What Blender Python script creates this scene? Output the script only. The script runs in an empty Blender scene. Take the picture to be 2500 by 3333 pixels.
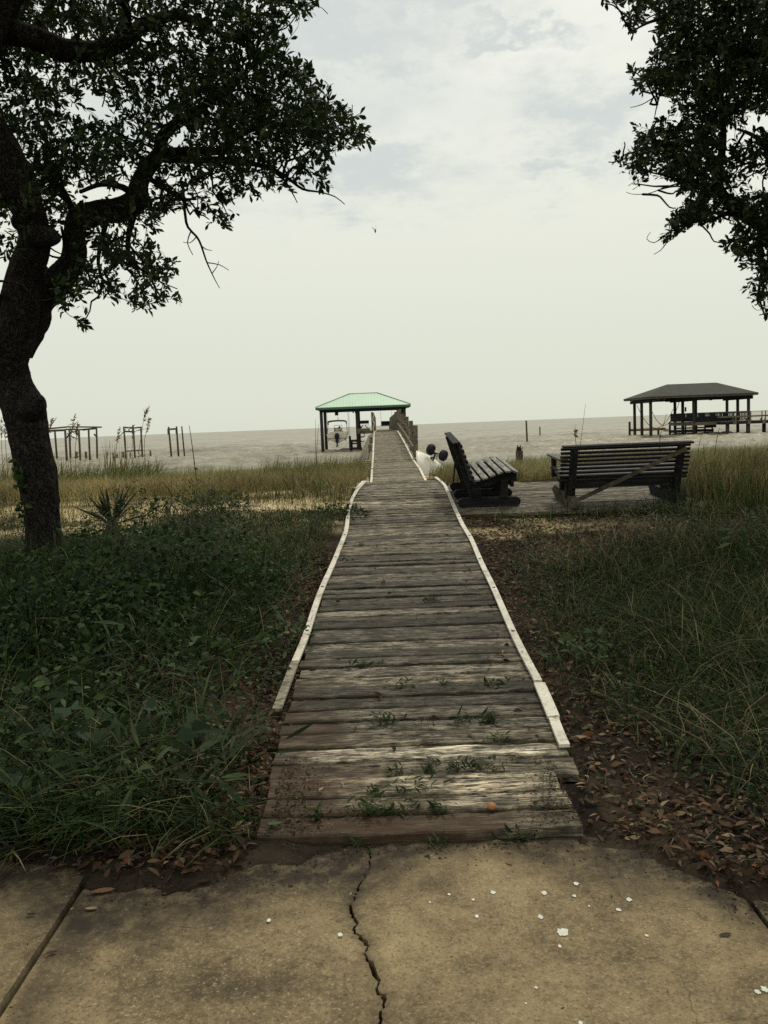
import bpy, math, random
import numpy as np
from mathutils import Vector, Matrix
random.seed(7); RNG = np.random.default_rng(11)
SC = bpy.context.scene
COL = SC.collection
# ------------------------------------------------------------------ camera, world, sun, exposure
PITCH, ROLL, EYE, FPX = math.radians(5.75), math.radians(2.2), 1.6, 2793.0
_F = np.array([0, math.cos(PITCH), -math.sin(PITCH)]); _U0 = np.array([0, math.sin(PITCH), math.cos(PITCH)]); _R0 = np.array([1., 0, 0])
_U = _U0*math.cos(ROLL)+_R0*math.sin(ROLL); _R = _R0*math.cos(ROLL)-_U0*math.sin(ROLL); _C = np.array([0, 0, EYE])
cam = bpy.data.cameras.new('camera'); camo = bpy.data.objects.new('camera', cam); COL.objects.link(camo)
cam.sensor_fit = 'VERTICAL'; cam.sensor_height = 24; cam.lens = FPX/3333*24; cam.clip_start = .05; cam.clip_end = 60000
camo.matrix_world = Matrix(((_R[0], _U[0], -_F[0], 0), (_R[1], _U[1], -_F[1], 0), (_R[2], _U[2], -_F[2], EYE), (0, 0, 0, 1)))
SC.camera = camo
SC.cycles.use_denoising = False
SC.cycles.max_bounces = 6; SC.cycles.sample_clamp_indirect = 4
SC.view_settings.view_transform = 'Standard'; SC.view_settings.look = 'None'
SC.view_settings.exposure = 0; SC.view_settings.gamma = 1
SUN_AZ, SUN_EL = math.radians(24), math.radians(58)
w = bpy.data.worlds.new('World'); SC.world = w; w.use_nodes = True
nt = w.node_tree; nt.nodes.clear()
def N(t, ty, **k):
    n = t.nodes.new(ty)
    for a, b in k.items(): setattr(n, a, b)
    return n
def MATH(t, op, a, b=None, clamp=False):
    n = N(t, 'ShaderNodeMath', operation=op, use_clamp=clamp)
    for i, v in enumerate((a, b)):
        if v is None: continue
        if isinstance(v, (int, float)): n.inputs[i].default_value = v
        else: t.links.new(v, n.inputs[i])
    return n.outputs[0]
def RAMP(t, fac, stops, interp='LINEAR'):
    n = N(t, 'ShaderNodeValToRGB'); n.color_ramp.interpolation = interp
    e = n.color_ramp.elements
    while len(e) > 1: e.remove(e[-1])
    e[0].position = stops[0][0]
    c = stops[0][1]; e[0].color = (*c, 1) if len(c) == 3 else c
    for p_, c in stops[1:]:
        x = e.new(p_); x.color = (*c, 1)
    t.links.new(fac, n.inputs[0]); return n.outputs[0]
def NOISE(t, vec, scale, detail=3, rough=.5, dist=0.):
    n = N(t, 'ShaderNodeTexNoise'); n.inputs['Scale'].default_value = scale; n.inputs['Detail'].default_value = detail
    n.inputs['Roughness'].default_value = rough; n.inputs['Distortion'].default_value = dist
    if vec is not None: t.links.new(vec, n.inputs['Vector'])
    return n.outputs['Fac']
def MAPV(t, vec, sc=(1, 1, 1), loc=(0, 0, 0), rot=(0, 0, 0)):
    n = N(t, 'ShaderNodeMapping'); n.inputs['Scale'].default_value = sc; n.inputs['Location'].default_value = loc; n.inputs['Rotation'].default_value = rot
    t.links.new(vec, n.inputs['Vector']); return n.outputs[0]
def MIX(t, fac, a, b, blend='MIX'):
    n = N(t, 'ShaderNodeMix', data_type='RGBA', blend_type=blend)
    for i, v in ((0, fac), (6, a), (7, b)):
        if isinstance(v, (int, float)): n.inputs[i].default_value = v
        elif isinstance(v, tuple): n.inputs[i].default_value = (*v, 1)
        else: t.links.new(v, n.inputs[i])
    return n.outputs[2]
tc = N(nt, 'ShaderNodeTexCoord'); sep = N(nt, 'ShaderNodeSeparateXYZ'); nt.links.new(tc.outputs['Generated'], sep.inputs[0])
zz = MATH(nt, 'MAXIMUM', sep.outputs[2], 0.0)
den = MATH(nt, 'ADD', zz, .22)
comb = N(nt, 'ShaderNodeCombineXYZ')
nt.links.new(MATH(nt, 'DIVIDE', sep.outputs[0], den), comb.inputs[0]); nt.links.new(MATH(nt, 'DIVIDE', sep.outputs[1], den), comb.inputs[1])
n1 = NOISE(nt, MAPV(nt, comb.outputs[0], (1.1, 1.7, 1), (3.35, 1.2, 0)), 1.5, 5, .5, .25)
n2 = NOISE(nt, MAPV(nt, comb.outputs[0], (1, 1.3, 1), (8.1, 2.2, 0)), 4.2, 5, .6, .2)
cl = MATH(nt, 'ADD', MATH(nt, 'MULTIPLY', n1, .75), MATH(nt, 'MULTIPLY', n2, .25))
up = RAMP(nt, cl, [(.36, (.58, .63, .62)), (.44, (.72, .75, .70)), (.50, (.84, .85, .76)), (.60, (.93, .925, .82))])
hzn = RAMP(nt, zz, [(0, (.68, .71, .60)), (.10, (.72, .745, .635)), (.26, (.83, .84, .72)), (.6, (.87, .87, .75))])
clm = RAMP(nt, zz, [(.26, (0, 0, 0)), (.42, (1, 1, 1))])
cloudcol = MIX(nt, clm, hzn, up)
yc_ = MATH(nt, 'MAXIMUM', sep.outputs[1], .08)
wx = MATH(nt, 'MULTIPLY', MATH(nt, 'SUBTRACT', NOISE(nt, MAPV(nt, comb.outputs[0], (1, 1, 1), (1, 5, 0)), 5, 6, .65), .5), .34)
wy = MATH(nt, 'MULTIPLY', MATH(nt, 'SUBTRACT', NOISE(nt, MAPV(nt, comb.outputs[0], (1, 1, 1), (7, 2, 0)), 6, 6, .65), .5), .20)
uu = MATH(nt, 'ADD', MATH(nt, 'DIVIDE', sep.outputs[0], yc_), wx); vv = MATH(nt, 'ADD', MATH(nt, 'DIVIDE', sep.outputs[2], yc_), wy)
def bank(px, py, a, b):    # a cloud bank at a direction of the sky, a and b its half extents (tangent units)
    d = _F+_R*(px-1250)/FPX-_U*(py-1666.5)/FPX
    e = MATH(nt, 'ADD', MATH(nt, 'POWER', MATH(nt, 'ABSOLUTE', MATH(nt, 'DIVIDE', MATH(nt, 'SUBTRACT', uu, d[0]/d[1]), a)), 2.), MATH(nt, 'POWER', MATH(nt, 'ABSOLUTE', MATH(nt, 'DIVIDE', MATH(nt, 'SUBTRACT', vv, d[2]/d[1]), b)), 2.))
    return MATH(nt, 'DIVIDE', 1., MATH(nt, 'ADD', 1., MATH(nt, 'POWER', e, 1.6)))
dark = None
for q in ((1120, 140, .13, .035), (1370, 20, .10, .03), (1880, 350, .09, .035), (1180, 575, .10, .03), (1830, 550, .06, .02), (1640, 110, .07, .012), (700, 330, .2, .05)):
    b_ = bank(*q); dark = b_ if dark is None else MATH(nt, 'MAXIMUM', dark, b_)
white = MATH(nt, 'MAXIMUM', bank(1450, 270, .20, .06), bank(1750, 60, .13, .04))
cloudcol = MIX(nt, MATH(nt, 'MULTIPLY', white, .7), cloudcol, (.90, .90, .80))
cloudcol = MIX(nt, MATH(nt, 'MULTIPLY', dark, .78), cloudcol, (.57, .615, .61))
sky = N(nt, 'ShaderNodeTexSky', sky_type='NISHITA', sun_disc=False, sun_elevation=SUN_EL, sun_rotation=SUN_AZ)
bg1 = N(nt, 'ShaderNodeBackground'); bg1.inputs[1].default_value = .1; nt.links.new(sky.outputs[0], bg1.inputs[0])
bg2 = N(nt, 'ShaderNodeBackground'); bg2.inputs[1].default_value = 1.05; nt.links.new(cloudcol, bg2.inputs[0])
ms = N(nt, 'ShaderNodeMixShader'); ms.inputs[0].default_value = .94
nt.links.new(bg1.outputs[0], ms.inputs[1]); nt.links.new(bg2.outputs[0], ms.inputs[2])
wo = N(nt, 'ShaderNodeOutputWorld'); nt.links.new(ms.outputs[0], wo.inputs[0])
sl = bpy.data.lights.new('sun', 'SUN'); sl.energy = 1.9; sl.angle = math.radians(10); sl.color = (1, .93, .80)
so = bpy.data.objects.new('sun', sl); COL.objects.link(so)
_sd = Vector((math.sin(SUN_AZ)*math.cos(SUN_EL), math.cos(SUN_AZ)*math.cos(SUN_EL), math.sin(SUN_EL)))
so.rotation_euler = _sd.to_track_quat('Z', 'Y').to_euler(); so.location = (10, 30, 60)

# ------------------------------------------------------------------ photo-pixel to world helpers (used once, to survey where things stand)
def ray(px, py): return _F+_R*(px-1250)/FPX-_U*(py-1666.5)/FPX
def atY(px, py, Y):
    d = ray(px, py); return _C+d*Y/d[1]
def atZ(px, py, z):
    d = ray(px, py); return _C+d*(z-EYE)/d[2]
SL = .061
def onwalk(px, py, c=0.):
    d = ray(px, py); return _C+d*(EYE-c)/(SL*d[1]-d[2])
SEA = -.75
# ------------------------------------------------------------------ noise, terrain
_g = np.random.default_rng(5).random((256, 256))
def vnoise(x, y):
    x = np.asarray(x, float); y = np.asarray(y, float)
    xi = np.floor(x).astype(int); yi = np.floor(y).astype(int); fx = x-xi; fy = y-yi
    fx = fx*fx*(3-2*fx); fy = fy*fy*(3-2*fy)
    a = _g[xi % 256, yi % 256]; b = _g[(xi+1) % 256, yi % 256]; c = _g[xi % 256, (yi+1) % 256]; d = _g[(xi+1) % 256, (yi+1) % 256]
    return (a*(1-fx)+b*fx)*(1-fy)+(c*(1-fx)+d*fx)*fy
def fbm(x, y, o=4):
    s = 0; a = .5; t = 0
    for i in range(o):
        s = s+a*vnoise(np.asarray(x)*2**i+17*i, np.asarray(y)*2**i+9*i); t += a; a *= .5
    return s/t
def sstep(a, b, x):
    t = np.clip((np.asarray(x, float)-a)/(b-a), 0, 1); return t*t*(3-2*t)
YP = [-60, 1.5, 2.75, 3.1, 12.4, 15.5, 19, 24, 32, 40, 50, 80, 120, 400]
ZP = [.09, .09, .105, .145, .715, .56, .34, .17, -.2, -.72, -1.25, -2.2, -3, -5]
def soil_arc(x, y):   # how far inside the leaf mould that has crept over the corners of the concrete
    x = np.asarray(x, float)
    edge = np.interp(x, [-6, -1.5, -1.05, -.75, -.5, -.25, 0, .3, .6, .85, 1.0, 1.3, 6], [2.86, 2.84, 2.70, 2.64, 2.70, 2.82, 2.92, 2.92, 2.86, 2.72, 2.48, 2.36, 2.3])
    return np.asarray(y)-edge
def T(x, y):
    x = np.asarray(x, float); y = np.asarray(y, float)
    z = np.interp(y, YP, ZP)
    far = sstep(3.2, 6, y)
    z = z+far*(fbm(x*.35+3, y*.35, 3)-.5)*.22*sstep(.7, 2.5, np.abs(x-.2))
    z = z+(fbm(x*2.2, y*2.2, 3)-.5)*.05*sstep(2.9, 4, y)
    z = z-.09*(np.abs(x-.15) < .58)*(y > 3.0)*(y < 12.6)
    z = np.where((x > .78) & (x < 3.66) & (y > 9.45) & (y < 12.15), np.minimum(z, SL*y-.13), z)
    near = (y < 3.3)
    a = soil_arc(x, y)+(fbm(x*9, y*9, 3)-.5)*.16
    z = np.where(near, np.where(a > 0, np.maximum(z, .128+np.minimum(a, .12)*.25+(fbm(x*14, y*14, 2)-.5)*.016), np.minimum(z, .085)), z)
    # dune shoulder on the right, lower swale on the left
    z = z+sstep(13, 17, y)*(1-sstep(26, 36, y))*(sstep(1.5, 5, x)*.10+sstep(-2, -8, x)*.02)
    return z
def Tf(x, y): return float(T(np.array([x]), np.array([y]))[0])

# ------------------------------------------------------------------ materials
def newmat(name):
    m = bpy.data.materials.new(name); m.use_nodes = True; t = m.node_tree
    b = t.nodes['Principled BSDF']; b.inputs['Specular IOR Level'].default_value = .25
    return m, t, b
def bump(t, b, h, strength=.5, dist=.01):
    n = N(t, 'ShaderNodeBump'); n.inputs['Strength'].default_value = strength; n.inputs['Distance'].default_value = dist
    t.links.new(h, n.inputs['Height']); t.links.new(n.outputs[0], b.inputs['Normal'])
def wood(name, dark, light, grain=(1.2, 30, 30), rough=.85, tint=False, spec=.2, stain=None):
    m, t, b = newmat(name); b.inputs['Specular IOR Level'].default_value = spec
    co = N(t, 'ShaderNodeTexCoord').outputs['Object']
    g = NOISE(t, MAPV(t, co, grain), 2.2, 7, .78, .25)
    big = NOISE(t, MAPV(t, co, tuple(min(v, 6.) for v in grain)), 2.6, 5, .65)
    f = MATH(t, 'ADD', MATH(t, 'MULTIPLY', g, .74), MATH(t, 'MULTIPLY', big, .30))
    mid = tuple((a+c)*.42 for a, c in zip(dark, light))
    c = RAMP(t, f, [(.43, dark), (.51, mid), (.60, light)])
    if tint:
        a = N(t, 'ShaderNodeAttribute', attribute_name='tint'); c = MIX(t, 1., c, a.outputs['Color'], 'MULTIPLY')
    if tint:
        sp = NOISE(t, MAPV(t, co, (grain[0]*.35, grain[1]*.42, grain[2]), (3, 9, 1)), 2.0, 5, .6, .3)
        c = MIX(t, RAMP(t, MATH(t, 'ABSOLUTE', MATH(t, 'SUBTRACT', sp, .5)), [(0, (.95, .95, .95)), (.012, (.85, .85, .85)), (.026, (0, 0, 0))]), c, (.012, .010, .008))
        pa = NOISE(t, MAPV(t, co, (3, 7, 3), (1, 3, 0)), 3., 6, .7)
        c = MIX(t, RAMP(t, pa, [(.40, (.75, .75, .75)), (.52, (0, 0, 0))]), c, MIX(t, .8, c, (.030, .026, .02)))
    if stain: c = stain(t, co, c)
    t.links.new(c, b.inputs['Base Color']); b.inputs['Roughness'].default_value = rough
    bump(t, b, g, .6, .006); return m
def plain(name, col, rough=.6, metal=0., var=.25, scale=8., spec=.3):
    m, t, b = newmat(name); b.inputs['Specular IOR Level'].default_value = spec
    co = N(t, 'ShaderNodeTexCoord').outputs['Object']; g = NOISE(t, co, scale, 5, .6)
    lo = tuple(v*(1-var) for v in col); hi = tuple(min(1, v*(1+var)) for v in col)
    t.links.new(RAMP(t, g, [(.3, lo), (.7, hi)]), b.inputs['Base Color'])
    b.inputs['Roughness'].default_value = rough; b.inputs['Metallic'].default_value = metal
    bump(t, b, g, .2, .004); return m
def foliage(name, transl=.25, rough=.55, spec=.3):
    m, t, b = newmat(name); b.inputs['Specular IOR Level'].default_value = spec
    a = N(t, 'ShaderNodeAttribute', attribute_name='tint').outputs['Color']
    t.links.new(a, b.inputs['Base Color']); b.inputs['Roughness'].default_value = rough
    tr = N(t, 'ShaderNodeBsdfTranslucent'); t.links.new(MIX(t, 1., a, (1.3, 1.3, .8), 'MULTIPLY'), tr.inputs[0])
    mx = N(t, 'ShaderNodeMixShader'); mx.inputs[0].default_value = transl
    t.links.new(b.outputs[0], mx.inputs[1]); t.links.new(tr.outputs[0], mx.inputs[2])
    t.links.new(mx.outputs[0], t.nodes['Material Output'].inputs[0]); return m
def walk_stain(t, co, c):
    # brown leaf-mould stain that has soaked into the near left boards, and black-green algae blotches
    s = N(t, 'ShaderNodeSeparateXYZ'); t.links.new(co, s.inputs[0])
    n = NOISE(t, MAPV(t, co, (1.2, 2.2, 1)), 2.2, 4, .6)
    d = MATH(t, 'ADD', MATH(t, 'MULTIPLY', s.outputs[0], 1.9), MATH(t, 'MULTIPLY', s.outputs[1], .50))
    d = MATH(t, 'ADD', d, MATH(t, 'MULTIPLY', n, 1.9))
    d = MATH(t, 'SUBTRACT', d, RAMP(t, MATH(t, 'MULTIPLY', s.outputs[1], 1.), [(.10, (.9, .9, .9)), (.2, (0, 0, 0))]))
    k = RAMP(t, MATH(t, 'ADD', MATH(t, 'MULTIPLY', d, .4), .3), [(.42, (.92, .92, .92)), (.72, (0, 0, 0))])
    c = MIX(t, k, c, MIX(t, .93, c, (.052, .029, .017)))
    al = NOISE(t, MAPV(t, co, (1.5, 5, 1), (4, 4, 0)), 2.4, 5, .65)
    k2 = RAMP(t, al, [(.48, (0, 0, 0)), (.62, (.8, .8, .8))])
    return MIX(t, k2, c, MIX(t, .72, c, (.030, .030, .018)))
M_plank = wood('weathered_plank', (.014, .012, .010), (.52, .47, .36), (3.6, 32, 32), tint=True, stain=walk_stain)
M_pierwood = wood('pier_wood', (.07, .06, .042), (.42, .365, .26), (1.6, 22, 22), tint=True)
M_rail = wood('grey_rail_wood', (.05, .043, .032), (.22, .19, .135), (5, 3, 12))
M_bench = wood('dark_bench_wood', (.008, .008, .010), (.030, .029, .029), (14, 1.2, 14), rough=.75, spec=.1)
M_benchR = wood('dark_bench_wood_long', (.008, .008, .010), (.030, .029, .029), (1.2, 14, 14), rough=.75, spec=.1)
M_slat = wood('toplit_seat_wood', (.035, .033, .03), (.26, .25, .22), (18, 1.5, 18), rough=.6)  # pale seat timber, light from above put into its colour
M_brace = wood('tan_brace_wood', (.035, .03, .022), (.125, .108, .075), (3, 3, 3))
M_post = wood('dark_piling', (.012, .012, .014), (.055, .05, .045), (9, 9, 1.2))
M_ruin = wood('ruin_timber', (.030, .026, .020), (.13, .11, .075), (8, 8, 1.5))
M_shadowwood = wood('shadowed_timber', (.008, .008, .012), (.03, .03, .034), (3, 3, 3))  # dark timber, shade put into its colour
M_white = plain('white_edging', (.66, .62, .52), .6, var=.16, scale=9)
def m_edging():
    m, t, b = newmat('white_edging'); co = N(t, 'ShaderNodeTexCoord').outputs['Object']
    c = RAMP(t, NOISE(t, co, 6, 5, .6), [(.35, (.54, .50, .41)), (.62, (.70, .66, .56))])
    c = MIX(t, RAMP(t, NOISE(t, co, 30, 6, .75), [(.55, (0, 0, 0)), (.63, (.85, .85, .85))]), c, (.20, .17, .12))
    c = MIX(t, RAMP(t, NOISE(t, co, 4.5, 6, .7), [(.54, (0, 0, 0)), (.66, (.7, .7, .7))]), c, (.24, .21, .15))
    t.links.new(c, b.inputs['Base Color']); b.inputs['Roughness'].default_value = .7; return m
M_white = m_edging()
M_dirtystrip = plain('dirty_edging', (.20, .18, .13), .8, var=.7, scale=30)
M_bolt = plain('bolt_dark', (.03, .03, .03), .5, .6)
M_roofg = plain('green_metal_roof', (.42, .56, .44), .45, .1, var=.05, scale=.7)
M_rooftrim = plain('green_roof_trim', (.05, .13, .08), .5, var=.1)
M_shingle = plain('dark_shingle', (.040, .042, .034), .9, var=.35, scale=3.)
M_boatw = plain('boat_gelcoat', (.82, .77, .62), .35, var=.06, scale=1.5)
M_hullw = plain('upturned_hull_white', (.80, .76, .64), .45, var=.08, scale=2.)
M_navy = plain('navy_canvas', (.010, .012, .028), .7, var=.2)
M_motor = plain('outboard_cowl', (.012, .015, .035), .35, var=.15)
M_steel = plain('steel_tube', (.45, .45, .43), .35, .8, var=.1)
M_rubber = plain('rubber', (.012, .012, .016), .75, var=.25)
M_rope = plain('rope', (.55, .50, .38), .9, var=.2, scale=40)
M_ropedark = plain('old_rope', (.03, .028, .022), .9, var=.2)
M_yellow = plain('yellow_timber', (.55, .36, .10), .7, var=.15, scale=2.)
M_leaf = foliage('oak_leaves', .16, .6, .12)
M_grass = foliage('grass_blades', .22, .65, .12)
M_litter = foliage('dead_leaves', .08, .75, .1)
M_plant = foliage('broad_leaves', .2, .6, .13)
M_bird = plain('bird_feathers', (.02, .02, .018), .8)
M_stone = plain('orange_stone', (.33, .15, .06), .7)

def m_bark():
    m, t, b = newmat('oak_bark'); co = N(t, 'ShaderNodeTexCoord').outputs['Object']
    v = N(t, 'ShaderNodeTexVoronoi', feature='DISTANCE_TO_EDGE'); v.inputs['Scale'].default_value = 46
    wv = N(t, 'ShaderNodeMixRGB'); wv.inputs[0].default_value = .10
    nn = N(t, 'ShaderNodeTexNoise'); nn.inputs['Scale'].default_value = 12; t.links.new(co, nn.inputs['Vector'])
    mp = MAPV(t, co, (1, 1, .42)); t.links.new(mp, wv.inputs[1]); t.links.new(nn.outputs['Color'], wv.inputs[2]); t.links.new(wv.outputs[0], v.inputs['Vector'])
    fine = NOISE(t, co, 46, 6, .7)
    h = MATH(t, 'ADD', MATH(t, 'MULTIPLY', MATH(t, 'MINIMUM', v.outputs['Distance'], .16), 3.2), MATH(t, 'MULTIPLY', fine, .9))
    big = NOISE(t, co, 3.2, 4)
    c = RAMP(t, h, [(.3, (.005, .0045, .005)), (.65, (.014, .012, .012)), (1.05, (.038, .033, .028))])
    lich = RAMP(t, NOISE(t, co, 17, 6, .75), [(.54, (0, 0, 0)), (.66, (.7, .7, .7))])
    c = MIX(t, lich, c, (.085, .078, .06)); t.links.new(c, b.inputs['Base Color']); b.inputs['Roughness'].default_value = .95
    b.inputs['Specular IOR Level'].default_value = .08
    bump(t, b, h, .9, .02); return m
M_bark = m_bark()
def m_concrete():
    m, t, b = newmat('old_concrete'); co = N(t, 'ShaderNodeTexCoord').outputs['Object']
    big = NOISE(t, co, 2.1, 5, .6, .3); mid = NOISE(t, co, 9, 5, .65); fine = NOISE(t, co, 38, 7, .85); gr = NOISE(t, co, 105, 5, .75)
    f = MATH(t, 'ADD', MATH(t, 'MULTIPLY', big, .38), MATH(t, 'ADD', MATH(t, 'MULTIPLY', mid, .26), MATH(t, 'MULTIPLY', fine, .38)))
    c = RAMP(t, f, [(.40, (.066, .049, .027)), (.47, (.138, .104, .056)), (.53, (.208, .158, .084)), (.63, (.30, .228, .122))])
    c = MIX(t, RAMP(t, gr, [(.38, (.9, .9, .9)), (.43, (0, 0, 0))]), c, (.060, .048, .032))
    c = MIX(t, RAMP(t, gr, [(.58, (0, 0, 0)), (.65, (.6, .6, .6))]), c, (.45, .39, .27))
    # hairline map cracking and leaf-mould stain at the planted edge, with corner shade painted in
    v = N(t, 'ShaderNodeTexVoronoi', feature='DISTANCE_TO_EDGE'); v.inputs['Scale'].default_value = 3.1
    wv = N(t, 'ShaderNodeMixRGB'); wv.inputs[0].default_value = .18; nn = N(t, 'ShaderNodeTexNoise'); nn.inputs['Scale'].default_value = 6; nn.inputs['Detail'].default_value = 5
    t.links.new(co, nn.inputs['Vector']); t.links.new(co, wv.inputs[1]); t.links.new(nn.outputs['Color'], wv.inputs[2]); t.links.new(wv.outputs[0], v.inputs['Vector'])
    hair = MATH(t, 'MULTIPLY', RAMP(t, v.outputs['Distance'], [(0, (1, 1, 1)), (.009, (0, 0, 0))]), RAMP(t, NOISE(t, co, 1.7, 3), [(.50, (0, 0, 0)), (.6, (.7, .7, .7))]))
    c = MIX(t, hair, c, (.05, .04, .028))
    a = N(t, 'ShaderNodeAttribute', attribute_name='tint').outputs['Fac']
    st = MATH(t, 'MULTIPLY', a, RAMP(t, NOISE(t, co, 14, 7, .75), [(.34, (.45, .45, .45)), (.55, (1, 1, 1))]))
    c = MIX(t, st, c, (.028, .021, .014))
    t.links.new(c, b.inputs['Base Color']); b.inputs['Roughness'].default_value = .9
    bump(t, b, MATH(t, 'ADD', fine, MATH(t, 'MULTIPLY', gr, .5)), .35, .004); return m
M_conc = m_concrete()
def m_ground():
    m, t, b = newmat('sandy_soil'); co = N(t, 'ShaderNodeTexCoord').outputs['Object']
    a = N(t, 'ShaderNodeAttribute', attribute_name='tint').outputs['Color']
    fine = NOISE(t, co, 55, 6, .75); mid = NOISE(t, co, 9, 5, .6)
    k = MATH(t, 'ADD', MATH(t, 'MULTIPLY', fine, .9), MATH(t, 'MULTIPLY', mid, .7))
    c = MIX(t, 1., a, RAMP(t, k, [(.45, (.45, .42, .40)), (.8, (1, 1, 1)), (1.1, (1.25, 1.22, 1.15))]), 'MULTIPLY')
    t.links.new(c, b.inputs['Base Color']); b.inputs['Roughness'].default_value = 1.; b.inputs['Specular IOR Level'].default_value = .05
    bump(t, b, k, .7, .02); return m
M_ground = m_ground()
def m_sea():
    m, t, b = newmat('muddy_sea_water'); co = N(t, 'ShaderNodeTexCoord').outputs['Object']
    w1 = NOISE(t, MAPV(t, co, (.3, 1.1, 1), rot=(0, 0, .12)), 1.5, 5, .65, .4)
    w2 = NOISE(t, MAPV(t, co, (.20, .075, 1), rot=(0, 0, .05)), 1.0, 5, .7, .5)
    w3 = NOISE(t, MAPV(t, co, (.035, .010, 1), (3, 8, 0), rot=(0, 0, .03)), 1.0, 6, .7, .3)
    c = RAMP(t, MATH(t, 'ADD', MATH(t, 'MULTIPLY', w3, .22), MATH(t, 'MULTIPLY', w2, .78)), [(.36, (.125, .108, .072)), (.46, (.212, .190, .132)), (.54, (.25, .228, .162)), (.66, (.31, .288, .212))])  # shade of wave fronts painted as darker streaks in the water colour
    t.links.new(c, b.inputs['Base Color']); b.inputs['Specular Tint'].default_value = (1, .97, .84, 1); b.inputs['Roughness'].default_value = .33; b.inputs['IOR'].default_value = 1.33
    b.inputs['Specular IOR Level'].default_value = .32
    bump(t, b, w1, .6, .2); return m
M_sea = m_sea()

# ------------------------------------------------------------------ mesh helpers
def fast(name, V, FL, mat, tint=None, parent=None, smooth=False, loc=None):
    V = np.asarray(V, np.float32); 
    if loc is not None: V = V-np.asarray(loc, np.float32)
    me = bpy.data.meshes.new(name); me.vertices.add(len(V)); me.vertices.foreach_set('co', V.ravel())
    FL = [np.asarray(f, np.int32) for f in FL if len(f)]
    nl = sum(f.size for f in FL); nf = sum(len(f) for f in FL)
    me.loops.add(nl); me.polygons.add(nf)
    me.loops.foreach_set('vertex_index', np.concatenate([f.ravel() for f in FL]))
    tot = np.concatenate([np.full(len(f), f.shape[1], np.int32) for f in FL]); st = np.concatenate([[0], np.cumsum(tot)[:-1]]).astype(np.int32)
    me.polygons.foreach_set('loop_start', st); me.polygons.foreach_set('loop_total', tot)
    if smooth: me.polygons.foreach_set('use_smooth', np.ones(nf, bool))
    me.update(calc_edges=True)
    if tint is not None:
        at = me.color_attributes.new('tint', 'FLOAT_COLOR', 'POINT')
        tc4 = np.ones((len(V), 4), np.float32); tc4[:, :3] = tint; at.data.foreach_set('color', tc4.ravel())
    for mm in (mat if isinstance(mat, list) else [mat]): me.materials.append(mm)
    o = bpy.data.objects.new(name, me); COL.objects.link(o)
    if parent is not None: o.parent = parent
    elif loc is not None: o.location = loc
    return o
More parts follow.
